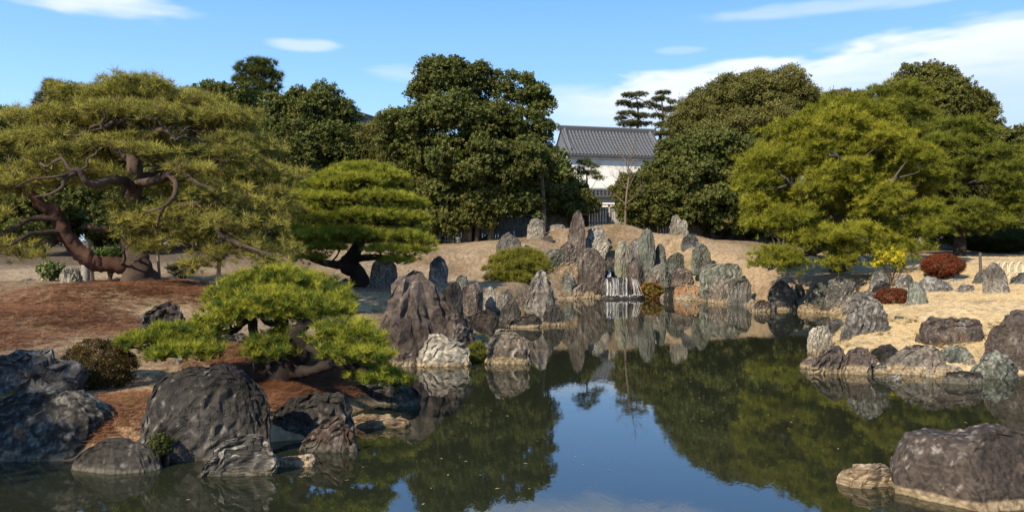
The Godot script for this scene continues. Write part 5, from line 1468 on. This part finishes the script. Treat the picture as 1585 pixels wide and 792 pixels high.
# ---------------------------------------------------------------- the trees behind
func far_trees() -> void:
	var dark := {"mesh": "broad", "mat": "gloss", "per": 40.0, "size": 0.26, "c1": Color(0.036, 0.048, 0.014), "c2": Color(0.15, 0.172, 0.045), "under": 0.4, "depth": 0.25, "upward": 0.2, "wobble": 0.55, "branches": 8, "third": Color(0.17, 0.15, 0.05), "third_share": 0.08}
	var mid := dark.duplicate()
	mid.merge({"c1": Color(0.045, 0.058, 0.016), "c2": Color(0.17, 0.17, 0.045), "mat": "leaf", "third": Color(0.16, 0.15, 0.05)}, true)
	var fine := mid.duplicate()
	fine.merge({"mesh": "long", "c1": Color(0.06, 0.066, 0.02), "c2": Color(0.215, 0.205, 0.065)}, true)
	var pine := {"mesh": "needle_far", "mat": "needle", "per": 22.0, "size": 0.36, "c1": Color(0.03, 0.045, 0.012), "c2": Color(0.13, 0.145, 0.028), "under": 0.6, "depth": 0.5, "upward": 0.4, "branches": 7}
	rng.seed = 60
	# the broad evergreen in the middle
	var d := 43.5
	var core := []
	for q in [[690, 120, 42, 27, 0], [652, 142, 20, 18, 0], [738, 126, 32, 28, 1], [636, 190, 42, 22, -1], [700, 178, 48, 30, -1.5], [762, 188, 36, 32, -1], [806, 140, 32, 24, 0.5], [834, 158, 20, 22, 0.5], [818, 196, 36, 28, 0], [655, 238, 48, 30, 0], [725, 250, 52, 38, -1.5], [798, 258, 50, 38, -1], [830, 250, 24, 40, 0], [690, 300, 44, 30, 0], [770, 308, 52, 26, -0.5], [824, 305, 32, 24, 0], [612, 222, 22, 18, 0], [720, 170, 34, 40, 2.5], [765, 255, 60, 55, 2.5], [650, 318, 30, 28, 0.5]]:
		core.append(lump_px(q[0], q[1], q[2], q[3], d + q[4], 0.9))
	var look := dark.duplicate()
	look.per = 36.0
	look.branches = 14
	var subs := sublumps(core, 15, 0.44, 0.62)
	var t := tree("broad_evergreen", "huge broad evergreen with billowing dark green leaf clumps in the middle of the grove", "tall trees behind the garden", on_ground(735, d, 0.1), 7.5, 0.42, subs, look)
	for q in [[718, 722, 0.16], [726, 735, 0.14], [738, 752, 0.12], [760, 775, 0.16], [840, 838, 0.14]]:
		var a := on_ground(q[0], d - 0.6) - t.position
		part("trunk", tube([a - Vector3(0, 0.3, 0), a + Vector3(0.05, 0.9, 0.1), a + Vector3((q[1] - q[0]) * 0.035, 3.6, 0)], [q[2] * 1.3, q[2], q[2] * 0.7], 8, 0.15, 4, int(q[0]), Color(0.27, 0.22, 0.16)), M.bark, t)
	# left of it
	var row := [
		["dark round-headed evergreen beside the tall cloud-topped pine", 480, 50.0, 7.0, dark, [[440, 175, 32, 28, 0], [490, 170, 45, 30, 0], [525, 190, 26, 34, 0], [450, 215, 38, 30, -1], [500, 225, 46, 36, -1], [480, 265, 50, 34, 0], [530, 255, 26, 36, 0.5]]],
		["spreading dark evergreen in front of the cloud-topped pine", 365, 51.0, 7.0, dark, [[335, 150, 24, 18, 0], [362, 165, 34, 26, 0], [385, 190, 34, 26, 0], [330, 190, 34, 30, 0.5], [370, 225, 45, 34, 0], [420, 235, 30, 30, 0], [400, 275, 44, 34, 0]]],
		["yellow-green leafy tree between the spreading pine and the round-headed evergreen", 420, 45.0, 4.5, mid, [[400, 232, 36, 18, 0], [440, 240, 30, 20, 0], [390, 262, 40, 24, 0], [450, 275, 36, 28, 0.5], [410, 300, 50, 30, 0], [460, 320, 40, 26, 0]]],
		["slim grey-green tree under the far roof peak", 585, 49.0, 5.0, fine, [[575, 215, 28, 22, 0], [600, 200, 26, 18, 0], [565, 245, 30, 26, 0], [610, 240, 34, 30, 0], [590, 280, 42, 30, 0], [635, 285, 28, 34, 0]]],
		["leafy evergreen with pale stems beside the fence and the layered pine", 668, 44.0, 4.0, mid, [[660, 290, 30, 26, 0], [690, 300, 26, 26, -1], [650, 330, 28, 24, -1], [680, 345, 26, 22, -1.5], [700, 335, 22, 20, -1], [745, 320, 28, 22, -1.5], [735, 340, 22, 14, -1.5]]],
		["dim evergreen behind the spreading pine's trunk", 150, 40.0, 3.4, dark, [[90, 300, 50, 34, 0], [150, 310, 50, 36, 0], [60, 335, 44, 26, 0], [130, 345, 50, 22, -0.5], [200, 320, 44, 34, 0], [180, 350, 40, 20, -1]]],
		["yellowish bushy tree seen through the limbs of the spreading pine", 60, 37.0, 3.0, mid, [[20, 330, 36, 26, 0], [60, 325, 34, 24, 0], [30, 360, 44, 18, -0.5], [-20, 340, 40, 30, 0]]],
		["broad dark tree at the far end of the grove beyond the spreading pine", 10, 47.0, 5.5, dark, [[-10, 200, 44, 30, 0], [30, 208, 34, 26, 0], [10, 245, 55, 34, 0], [60, 240, 34, 28, 0], [-40, 230, 50, 50, 0], [20, 290, 60, 34, 0]]],
		["dark evergreen mass behind the layered pine", 560, 45.5, 3.2, dark, [[500, 300, 40, 28, 0], [545, 320, 40, 28, 0], [440, 320, 40, 30, 0], [600, 325, 36, 28, 0], [400, 345, 40, 26, 0], [470, 350, 44, 22, 0], [560, 355, 44, 18, 0.5], [625, 352, 26, 18, 0]]],
		["evergreen bush-tree filling the gap behind the spreading pine's lower boughs", 310, 44.0, 3.4, dark, [[270, 300, 44, 36, 0], [320, 320, 44, 34, 0], [370, 335, 40, 26, 0], [250, 345, 44, 22, 0], [310, 355, 44, 18, -0.5], [350, 290, 40, 30, 0.5]]],
		["tall evergreen standing beyond the crown of the spreading pine", 240, 56.0, 8.0, dark, [[150, 180, 50, 40, 0], [220, 170, 50, 36, 0], [290, 185, 44, 40, 0], [180, 240, 60, 44, 0], [270, 250, 60, 44, 0], [220, 300, 80, 40, 0]]],
		["small dark evergreen with layered leaves at the turret's corner", 884, 45.8, 2.6, mid, [[868, 300, 18, 10, 0], [893, 303, 20, 11, 0], [880, 314, 26, 13, 0], [903, 316, 20, 11, 0.3], [865, 318, 22, 12, 0], [890, 325, 24, 9, -0.3]]],
		["rounded olive tree with a leaning bare stem before the turret wall", 1010, 46.0, 2.6, mid, [[985, 285, 24, 12, 0], [1012, 280, 26, 12, 0.3], [970, 298, 20, 12, 0], [1000, 302, 32, 15, -0.3], [1032, 300, 26, 18, 0], [985, 322, 28, 13, -0.4], [1020, 325, 30, 14, -0.2], [1000, 340, 30, 7, -0.4]]],
		["dark layered yew-like tree on the crest of the mound", 1095, 46.5, 4.6, dark, [[1060, 240, 40, 18, 0], [1100, 228, 44, 18, 0], [1140, 236, 34, 20, 0], [1040, 268, 36, 20, 0], [1085, 270, 48, 22, -1], [1135, 275, 40, 26, 0], [1050, 305, 34, 20, -0.5], [1100, 310, 46, 22, -1], [1145, 315, 34, 26, 0], [1080, 335, 40, 14, -0.5], [1120, 342, 36, 14, -0.5], [1165, 340, 26, 26, 0]]],
		["tall leafy green tree with a ragged top behind the layered yew-like tree", 1160, 54.0, 8.0, fine, [[1100, 165, 40, 26, 0], [1150, 150, 44, 30, 0], [1205, 140, 42, 28, 0], [1230, 165, 26, 30, 0], [1080, 200, 40, 34, 0], [1130, 205, 50, 36, -1], [1190, 200, 52, 40, -1], [1215, 235, 44, 40, 0], [1160, 255, 50, 40, 0]]],
		["feathery treetops showing above the great dome pine", 1300, 58.0, 8.0, fine, [[1275, 158, 22, 10, 0], [1300, 155, 22, 12, 0], [1325, 155, 20, 10, 0], [1290, 185, 46, 26, 0], [1335, 190, 40, 30, 0]]],
		["great rounded grey-green tree rising behind the tiered pine", 1460, 58.0, 9.0, mid, [[1430, 125, 34, 20, 0], [1455, 130, 26, 20, 0], [1415, 150, 36, 24, 0], [1460, 160, 44, 28, -1], [1500, 165, 32, 24, 0], [1435, 195, 54, 36, -1], [1500, 200, 40, 34, 0], [1470, 250, 70, 50, 0]]],
		["brownish-green camellia tree at the end of the tiered pine", 1575, 44.0, 4.2, mid, [[1545, 218, 24, 16, 0], [1580, 225, 30, 22, 0], [1560, 255, 28, 24, 0], [1600, 260, 34, 30, 0], [1575, 300, 36, 34, 0], [1570, 345, 40, 28, 0], [1610, 320, 40, 50, 0]]],
		["dark evergreen shading the trunks behind the great dome pine", 1240, 45.0, 3.5, dark, [[1190, 320, 40, 30, 0], [1230, 340, 40, 26, 0], [1280, 340, 44, 28, 0], [1340, 345, 44, 26, 0], [1400, 340, 44, 30, 0], [1450, 345, 40, 26, 0]]],
		["dim low evergreen in the shade between the mound's crest and the dome pine", 1160, 51.0, 2.2, dark, [[1100, 345, 30, 20, 0], [1140, 350, 30, 20, 0], [1180, 352, 30, 20, 0], [1225, 355, 34, 20, 0], [1270, 358, 34, 20, 0]]],
		["dark tree beyond the clipped hedge", 1530, 47.0, 3.5, dark, [[1500, 340, 40, 24, 0], [1550, 335, 40, 30, 0], [1470, 335, 36, 28, 0], [1600, 345, 40, 26, 0]]],
	]
	for q in row:
		rng.seed = hash(q[0])
		var lumps := []
		for l in q[5]:
			lumps.append(lump_px(l[0], l[1], l[2], l[3], q[2] + l[4], 0.9))
		var lk: Dictionary = q[4].duplicate()
		lk.per *= 0.9
		tree("evergreen_tree", q[0], "tall trees behind the garden", on_ground(q[1], q[2], 0.1), q[3], 0.22, sublumps(lumps, 12, 0.52, 0.65), lk)
	# pines and bare trees
	var cp := []
	for q in [[395, 98, 16, 8], [412, 100, 14, 8], [380, 108, 18, 8], [405, 114, 22, 9], [425, 118, 12, 8], [375, 124, 16, 8], [398, 132, 22, 9], [422, 136, 14, 8], [385, 150, 24, 10], [418, 152, 16, 9]]:
		cp.append(lump_px(q[0], q[1], q[2], q[3], 55.0, 1.0))
	tree("tufted_pine", "dark pine with a tufted cloud-like top standing above the grove", "tall trees behind the garden", on_ground(398, 55.0, 0.1), 12.0, 0.26, cp, pine)
	cp = []
	for q in [[78, 130, 10, 6], [85, 138, 14, 7], [70, 150, 14, 7], [95, 152, 14, 8], [62, 160, 12, 6], [82, 168, 18, 9], [65, 182, 16, 9], [90, 190, 22, 12], [60, 205, 20, 10]]:
		cp.append(lump_px(q[0], q[1], q[2], q[3], 50.0, 1.0))
	var bronze := pine.duplicate()
	bronze.merge({"c2": Color(0.17, 0.14, 0.045)}, true)
	tree("tufted_pine", "loose bronze-green tree poking up past the dome of the spreading pine", "tall trees behind the garden", on_ground(78, 50.0, 0.1), 10.0, 0.2, cp, bronze)
	cp = []
	for q in [[905, 252, 12, 4], [918, 258, 10, 4], [896, 262, 10, 4], [912, 268, 16, 4], [928, 276, 10, 3]]:
		cp.append(lump_px(q[0], q[1], q[2], q[3], 46.5, 1.0))
	var lookp := pine.duplicate()
	lookp.merge({"size": 0.2, "per": 45.0, "branches": 5}, true)
	tree("small_pine", "small dark pine with open cloud tiers against the white turret wall", "tall trees behind the garden", on_ground(908, 46.5, 0.1), 4.0, 0.1, cp, lookp)
	for b in [["bare winter tree with thin reddish twigs against the turret wall", 968, 44.5, 5.2, 0.075, 3], ["bare grey tree far off beside the brownish camellia tree", 1568, 75.0, 10.5, 0.12, 5]]:
		rng.seed = 300 + b[5]
		var t2 := thing("bare_tree", b[0], "tree", on_ground(b[1], b[2], 0.1))
		var tp := crooked(Vector3.ZERO, Vector3(0.15, b[3] * 0.72, 0), 5, 0.05)
		part("trunk", tube(tp, ramp(b[4], b[4] * 0.4, 5), 8, 0.1, 4, 1, Color(0.30, 0.23, 0.18)), M.bark, t2)
		for k in 12:
			var at: Vector3 = tp[2 + k % 4]
			var a := k * 2.4
			var e := at + Vector3(cos(a) * b[3] * 0.2, b[3] * rng.randf_range(0.14, 0.28), sin(a) * b[3] * 0.2)
			var w := [tube(crooked(at, e, 3, 0.12), ramp(b[4] * 0.32, b[4] * 0.09, 3), 5, 0, 3, 1, Color(0.33, 0.25, 0.2))]
			for m in 6:
				var s := at.lerp(e, rng.randf_range(0.35, 1.0))
				w.append(tube(crooked(s, s + Vector3(rng.randf() - 0.5, rng.randf_range(0.1, 0.6), rng.randf() - 0.5) * b[3] * 0.2, 3, 0.15), ramp(b[4] * 0.14, b[4] * 0.06, 3), 4, 0, 2, 1, Color(0.33, 0.25, 0.2)))
			part("branch", merge(w), M.bark, t2)
	# the far belt of trees that closes the view
	var spots := ["glimpsed past the low bough of the spreading pine", "straight behind the spreading pine's trunk", "behind the grey prop of the spreading pine", "behind the layered pine", "behind the trunks of the huge broad evergreen", "under the ragged-topped green tree", "behind the great dome pine's trunk", "behind the tiered pine and the clipped hedge"]
	for k in 8:
		rng.seed = 500 + k
		var x: float = [-56.0, -42.0, -28.0, -14.0, -1.0, 27.0, 41.0, 55.0][k]
		var dd := 84.0 + rng.randf_range(-4, 8)
		var b := Vector3(x, ground_y(x, -dd), -dd)
		var H := rng.randf_range(8.0, 11.0)
		var lumps := []
		for m in 7:
			var s := rng.randf_range(2.2, 3.6)
			lumps.append([b + Vector3(rng.randf_range(-5, 5), H * rng.randf_range(0.2, 0.85), rng.randf_range(-2, 2)), Vector3(s, s * 0.8, s)])
		var lk := dark.duplicate()
		lk.merge({"per": 7.0, "size": 0.7, "branches": 3}, true)
		tree("distant_tree", "distant dark tree in the woodland belt " + spots[k], "distant woodland trees", b, H * 0.7, 0.3, sublumps(lumps, 9, 0.5), lk)
	# the tall trees beside the viewer that shade the water's edge; they stand out of the picture
	rng.seed = 700
	var sh := [[Vector3(-11.9, 5.2, -3.2), Vector3(1.1, 0.6, 0.8)], [Vector3(-13.0, 6.2, -2.6), Vector3(2.0, 1.3, 1.6)]]
	tree("shade_tree", "broad evergreen on the near bank casting shade over the water's edge", "", Vector3(-12.0, 0.8, -2.8), 4.5, 0.3, sublumps(sh, 12, 0.5), {"mesh": "broad", "mat": "leaf", "per": 16.0, "size": 0.26, "c1": dark.c1, "c2": dark.c2, "branches": 5})


# ---------------------------------------------------------------- shrubs
func bush(label: String, called: String, u: float, v: float, rw: float, rh: float, d: float, look: Dictionary, sub := 0) -> Node3D:
	rng.seed = hash(label)
	var l := [lump_px(u, v, rw, rh, d, look.get("thick", 1.0))]
	var base := Vector3(l[0][0].x, ground_y(l[0][0].x, -d), -d)
	var t := thing(called, label, "shrub", base)
	l[0][0] -= base
	for k in 5:
		var a := k * 1.256
		part("stem", tube([Vector3(0, -0.1, 0), l[0][0] * 0.5 + Vector3(cos(a), 0, sin(a)) * 0.1, l[0][0] + Vector3(cos(a) * l[0][1].x, 0, sin(a) * l[0][1].z) * 0.6], [0.025, 0.018, 0.008], 5, 0.1, 3, k, Color(0.12, 0.09, 0.07)), M.bark, t)
	foliage(t, "foliage", sublumps(l, sub, 0.45) + l if sub else l, look.mesh, look.mat, look.per, look.size, look.c1, look.c2, look)
	return t


func shrubs() -> void:
	var red := {"mesh": "small", "mat": "leaf", "per": 420.0, "size": 0.085, "c1": Color(0.06, 0.018, 0.010), "c2": Color(0.22, 0.055, 0.026), "wobble": 0.05, "depth": 0.25, "third": Color(0.10, 0.075, 0.02), "third_share": 0.12}
	bush("rounded red-brown clipped azalea on the dry lawn", "azalea", 1460, 411, 30, 17, 26.5, red)
	bush("flatter red-brown azalea beside the slim blue-green standing stone", "azalea", 1384, 464, 28, 17, 20.3, red)
	bush("round dark azalea with bronze leaf tips between the boulders on the needle slope", "azalea", 153, 570, 52, 44, 11.0, {"mesh": "small", "mat": "leaf", "per": 620.0, "size": 0.062, "c1": Color(0.018, 0.024, 0.008), "c2": Color(0.10, 0.062, 0.018), "wobble": 0.12, "depth": 0.3, "third": Color(0.16, 0.085, 0.02), "third_share": 0.1})
	bush("variegated shrub with pale leaf edges beside the propping stone", "variegated_shrub", 80, 419, 17, 11, 21.0, {"mesh": "broad", "mat": "leaf", "per": 130.0, "size": 0.14, "c1": Color(0.04, 0.07, 0.02), "c2": Color(0.16, 0.22, 0.07), "third": Color(0.42, 0.44, 0.26), "third_share": 0.18})
	var y := bush("yellow-flowered shrub in bloom before the great dome pine", "flowering_shrub", 1380, 402, 26, 14, 25.0, {"mesh": "broad", "mat": "leaf", "per": 50.0, "size": 0.1, "c1": Color(0.10, 0.12, 0.02), "c2": Color(0.30, 0.28, 0.03), "third": Color(0.54, 0.44, 0.025), "third_share": 0.5, "wobble": 0.5, "depth": 0.9}, 7)
	for k in 9:
		var a := k * 0.7
		part("stem", tube(crooked(Vector3(0, -0.05, 0), Vector3(cos(a) * 0.5, 0.75 + 0.2 * sin(k * 2.0), sin(a) * 0.35), 3, 0.1), [0.02, 0.014, 0.01, 0.006], 5, 0.1, 3, k, Color(0.30, 0.24, 0.17)), M.bark, y)
	var bz := {"mesh": "small", "mat": "leaf", "per": 160.0, "size": 0.15, "c1": Color(0.015, 0.026, 0.008), "c2": Color(0.06, 0.085, 0.02), "wobble": 0.12, "depth": 0.25}
	bush("clipped dark green hedge along the far edge of the lawn", "hedge", 1545, 372, 62, 18, 40.5, bz)
	bush("orange-leaved bush hanging over the water beside the cascade", "flowering_shrub", 1008, 449, 16, 13, 34.6, {"mesh": "broad", "mat": "leaf", "per": 70.0, "size": 0.14, "c1": Color(0.06, 0.06, 0.015), "c2": Color(0.26, 0.18, 0.03), "third": Color(0.30, 0.10, 0.025), "third_share": 0.25, "wobble": 0.4})
	bush("grass-like green tuft between the lichened rock and the blocky rock", "grass_tuft", 738, 548, 16, 15, 16.6, {"mesh": "needle", "mat": "needle", "per": 160.0, "size": 0.13, "c1": Color(0.06, 0.08, 0.012), "c2": Color(0.2, 0.2, 0.03), "upward": 0.7})
	bush("small mossy fern clump at the foot of the great craggy boulder", "fern", 246, 690, 16, 16, 8.9, {"mesh": "broad", "mat": "leaf", "per": 500.0, "size": 0.05, "c1": Color(0.03, 0.045, 0.01), "c2": Color(0.12, 0.13, 0.03)})
	bush("dry bushy grass beside the pine's prop", "grass_tuft", 282, 418, 20, 10, 22.0, {"mesh": "needle_fine", "mat": "needle", "per": 50.0, "size": 0.22, "c1": Color(0.14, 0.12, 0.04), "c2": Color(0.30, 0.26, 0.09), "upward": 0.7})
	bush("leafy low plants behind the trunk of the spreading pine", "broadleaf_plant", 170, 398, 24, 9, 22.0, {"mesh": "long", "mat": "leaf", "per": 60.0, "size": 0.24, "c1": Color(0.05, 0.08, 0.02), "c2": Color(0.2, 0.25, 0.08), "upward": 0.6})


# ---------------------------------------------------------------- small built things
func pole(label: String, called: String, cat: String, a: Vector3, b: Vector3, r: float, mat: Material, sides := 8) -> MeshInstance3D:
	var t := top(called, tube([Vector3.ZERO, (b - a) * 0.5, b - a], [r, r * 0.95, r * 0.9], sides, 0.06, 3, 1), mat)
	t.position = a
	tag(t, label, cat)
	return t


func props() -> void:
	pole("pale wooden prop under the drooping bough of the spreading pine", "wooden_prop", "post", on_ground(247, 19.5, 0.1), P(241, 358, 19.0), 0.035, M.pole)
	pole("grey pole propping the pine's outer limb above the low pine", "wooden_prop", "post", on_ground(337, 18.6, 0.1), P(340, 360, 18.3), 0.05, M.pole)
	pole("slanting greenish pole behind the pale granite post", "wooden_prop", "post", on_ground(143, 21.0, 0.1), P(136, 372, 20.2), 0.06, M.pole)
	pole("pale round granite post under the spreading pine's low limb", "stone_post", "post", on_ground(132, 20.3, 0.1), P(132, 395, 20.3), 0.11, M.granite, 14)
	pole("short dark post on the golden lawn near the hoop fence", "short_post", "post", on_ground(1519, 27.0, 0.1), P(1518, 391, 27.0), 0.05, M.wood_dark)
	pole("pale tree prop beside the trunk of the tiered pine", "wooden_prop", "post", on_ground(1492, 38.0, 0.1), P(1490, 345, 38.0), 0.06, M.pole)
	var at := on_ground(1542, 25.5)
	var t := thing("hoop_fence", "low white bamboo hoop fence at the edge of the lawn", "fence", at)
	for k in 8:
		var x := k * 0.27
		var z := -k * 0.06
		var y := ground_y(at.x + x, at.z + z) - at.y
		part("hoop", tube([Vector3(x, y - 0.1, z), Vector3(x - 0.03, y + 0.3, z), Vector3(x + 0.03, y + 0.48, z), Vector3(x + 0.13, y + 0.52, z - 0.05), Vector3(x + 0.22, y + 0.42, z - 0.12), Vector3(x + 0.25, y - 0.1, z - 0.12)], [0.024, 0.024, 0.024, 0.022, 0.024, 0.024], 6, 0.05, 4, k, Color(0.60, 0.52, 0.40)), M.bamboo, t)
	part("cross_rail", tube([Vector3(-0.1, 0.2, 0.03), Vector3(1.0, 0.22, -0.2), Vector3(2.1, 0.24, -0.44)], [0.015, 0.015, 0.015], 6, 0.05, 3), M.bamboo, t)


# ---------------------------------------------------------------- needles and dry grass on the ground
func shore_stones() -> void:
	var runs := [["beside the cascade's pool", 868, 930, 464, 460, 8], ["between the cascade and the dark block rock", 1000, 1130, 461, 470, 12], ["along the inlet's sandy bank", 1160, 1300, 476, 487, 12],
			["in the cove behind the blocky rock", 745, 840, 506, 492, 9], ["at the foot of the peaked reddish-brown rock", 690, 800, 560, 556, 6], ["along the grassy point", 1262, 1520, 578, 585, 12]]
	for q in runs:
		for k in q[5]:
			rng.seed = 4000 + k * 31 + int(q[1])
			var f: float = (k + rng.randf() * 0.8) / q[5]
			var u := lerpf(q[1], q[2], f)
			var d := waterline(lerpf(q[3], q[4], f)) + rng.randf_range(0.0, 0.9)
			var y := maxf(0.0, ground_y((u - U0) * d / F, -d))
			var v := V0 + (HC - y) * F / d
			var w := rng.randf_range(0.16, 0.42) * F / d
			var h := w * rng.randf_range(0.5, 1.1)
			var kind: String = ["grey", "purple", "tan", "green", "brown", "pale"][rng.randi() % 6]
			rock("small weathered stone wedged among larger rocks " + q[0], "shore_stone", kind, d, rng.randf_range(0.25, 0.5), [u - w, v, u - w * 0.85, v - h * 0.6, u - w * rng.randf_range(0.1, 0.5), v - h, u + w * rng.randf_range(0.1, 0.6), v - h * rng.randf_range(0.7, 1.0), u + w * 0.95, v - h * 0.4, u + w, v], {"group": "small stones " + q[0], "band": 0.12})


func litter_and_grass() -> void:
	rng.seed = 900
	var V := PackedVector3Array()
	var I := PackedInt32Array()
	for k in 9:
		var a := rng.randf() * TAU
		var dir := Vector3(cos(a), rng.randf_range(0.0, 0.25), sin(a))
		var p := Vector3(rng.randf() - 0.5, rng.randf() * 0.2, rng.randf() - 0.5)
		var s := dir.cross(Vector3.UP).normalized() * 0.03
		var b := V.size()
		V.append_array([p - s, p + s, p + dir * 0.9])
		I.append_array([b, b + 1, b + 2])
	var straw := make(V, null, I)
	var where := []
	var tint := []
	var tries := 0
	while where.size() < 26000 and tries < 120000:
		tries += 1
		var c = litter[rng.randi() % litter.size()]
		var r: float = sqrt(rng.randf()) * c[1]
		var a := rng.randf() * TAU
		var x: float = c[0].x + cos(a) * r
		var z: float = c[0].z + sin(a) * r
		if litter_amount(x, z) < rng.randf() or z > -8.9:
			continue
		var y := ground_y(x, z)
		if y < 0.15:
			continue
		where.append(Transform3D(Basis(Vector3.UP, rng.randf() * TAU).scaled(Vector3.ONE * rng.randf_range(0.09, 0.16)), Vector3(x, y + 0.004, z)))
		tint.append(Color(0.20, 0.075, 0.03).lerp(Color(0.42, 0.21, 0.09), rng.randf() * rng.randf()))
	var n := scatter(self, "pine_needle_litter", straw, M.straw, where, tint)
	tag(n, "fallen red-brown pine needles strewn over the slope", "pine needles")
	# dry grass
	V = PackedVector3Array()
	I = PackedInt32Array()
	for k in 12:
		var a := rng.randf() * TAU
		var p := Vector3(rng.randf() - 0.5, 0, rng.randf() - 0.5) * 2.2
		var s := Vector3(cos(a), 0, sin(a)) * 0.07
		var b := V.size()
		V.append_array([p - s, p + s, p + Vector3(rng.randf() - 0.5, rng.randf_range(0.5, 1.0), rng.randf() - 0.5)])
		I.append_array([b, b + 1, b + 2])
	var tuft := make(V, null, I)
	where = []
	tint = []
	tries = 0
	while where.size() < 42000 and tries < 200000:
		tries += 1
		var x: float
		var z: float
		if tries % 2 == 0:
			var c = golden[rng.randi() % golden.size()]
			var r: float = sqrt(rng.randf()) * c[1]
			var a := rng.randf() * TAU
			x = c[0].x + cos(a) * r
			z = c[0].z + sin(a) * r
		else:
			x = rng.randf_range(-12, 16)
			z = rng.randf_range(-44, -10)
		var y := ground_y(x, z)
		if y < 0.22 or litter_amount(x, z) > 0.6:
			continue
		where.append(Transform3D(Basis(Vector3.UP, rng.randf() * TAU).scaled(Vector3.ONE * rng.randf_range(0.022, 0.05)), Vector3(x, y - 0.005, z)))
		var g := 0.0
		for q in golden:
			g = maxf(g, zone(x, z, q[0], q[1]))
		var c2 := Color(0.38, 0.28, 0.165).lerp(Color(0.62, 0.47, 0.25), clampf(g * 2.5, 0.0, 1.0))
		tint.append(c2 * rng.randf_range(0.7, 1.15))
	n = scatter(self, "dry_grass", tuft, M.straw, where, tint)
	tag(n, "short dry winter grass on the lawn and mound", "grass")
	# weeds and moss tufts in the joints of the shore
	where = []
	tint = []
	tries = 0
	while where.size() < 3200 and tries < 150000:
		tries += 1
		var x := rng.randf_range(-14, 16)
		var z := rng.randf_range(-40, -8.5)
		var y := ground_y(x, z)
		if y < 0.02 or y > 0.75 or nz.get_noise_2d(x * 60.0, z * 60.0) < 0.12:
			continue
		where.append(Transform3D(Basis(Vector3.UP, rng.randf() * TAU).scaled(Vector3(1.0, rng.randf_range(0.6, 1.3), 1.0) * rng.randf_range(0.05, 0.11)), Vector3(x, y, z)))
		tint.append(Color(0.07, 0.075, 0.02).lerp(Color(0.30, 0.24, 0.10), rng.randf()))
	n = scatter(self, "shore_weeds", leafm.needle, M.needle, where, tint)
	tag(n, "sparse weeds and moss tufts between the rocks of the shore", "weeds")
	# leaves adrift on the pond
	where = []
	tint = []
	for k in 130:
		var a := rng.randf() * TAU
		var c = [Vector3(-3.0, 0, -12.0), Vector3(2.0, 0, -11.0), Vector3(5.5, 0, -13.5), Vector3(-1.5, 0, -9.0), Vector3(3.0, 0, -22.0)][k % 5]
		var r := sqrt(rng.randf()) * 2.6
		var p := Vector3(c.x + cos(a) * r, 0.004, c.z + sin(a) * r)
		if shore_dist(Vector2(p.x, p.z)) > -0.25:
			continue
		where.append(Transform3D(Basis(Vector3.UP, rng.randf() * TAU).scaled(Vector3.ONE * rng.randf_range(0.012, 0.03)), p))
		tint.append(Color(0.20, 0.12, 0.05).lerp(Color(0.42, 0.34, 0.16), rng.randf()))
	var lv := PackedVector3Array([Vector3(-1, 0, 0), Vector3(-0.1, 0.12, 0.38), Vector3(1, 0.05, 0), Vector3(-0.1, 0.12, -0.38), Vector3(-0.1, 0.02, 0)])
	n = scatter(self, "floating_leaves", make(lv, null, PackedInt32Array([0, 4, 1, 1, 4, 2, 2, 4, 3, 3, 4, 0])), M.straw, where, tint)
	tag(n, "few dead leaves and flecks adrift on the pond", "leaves")
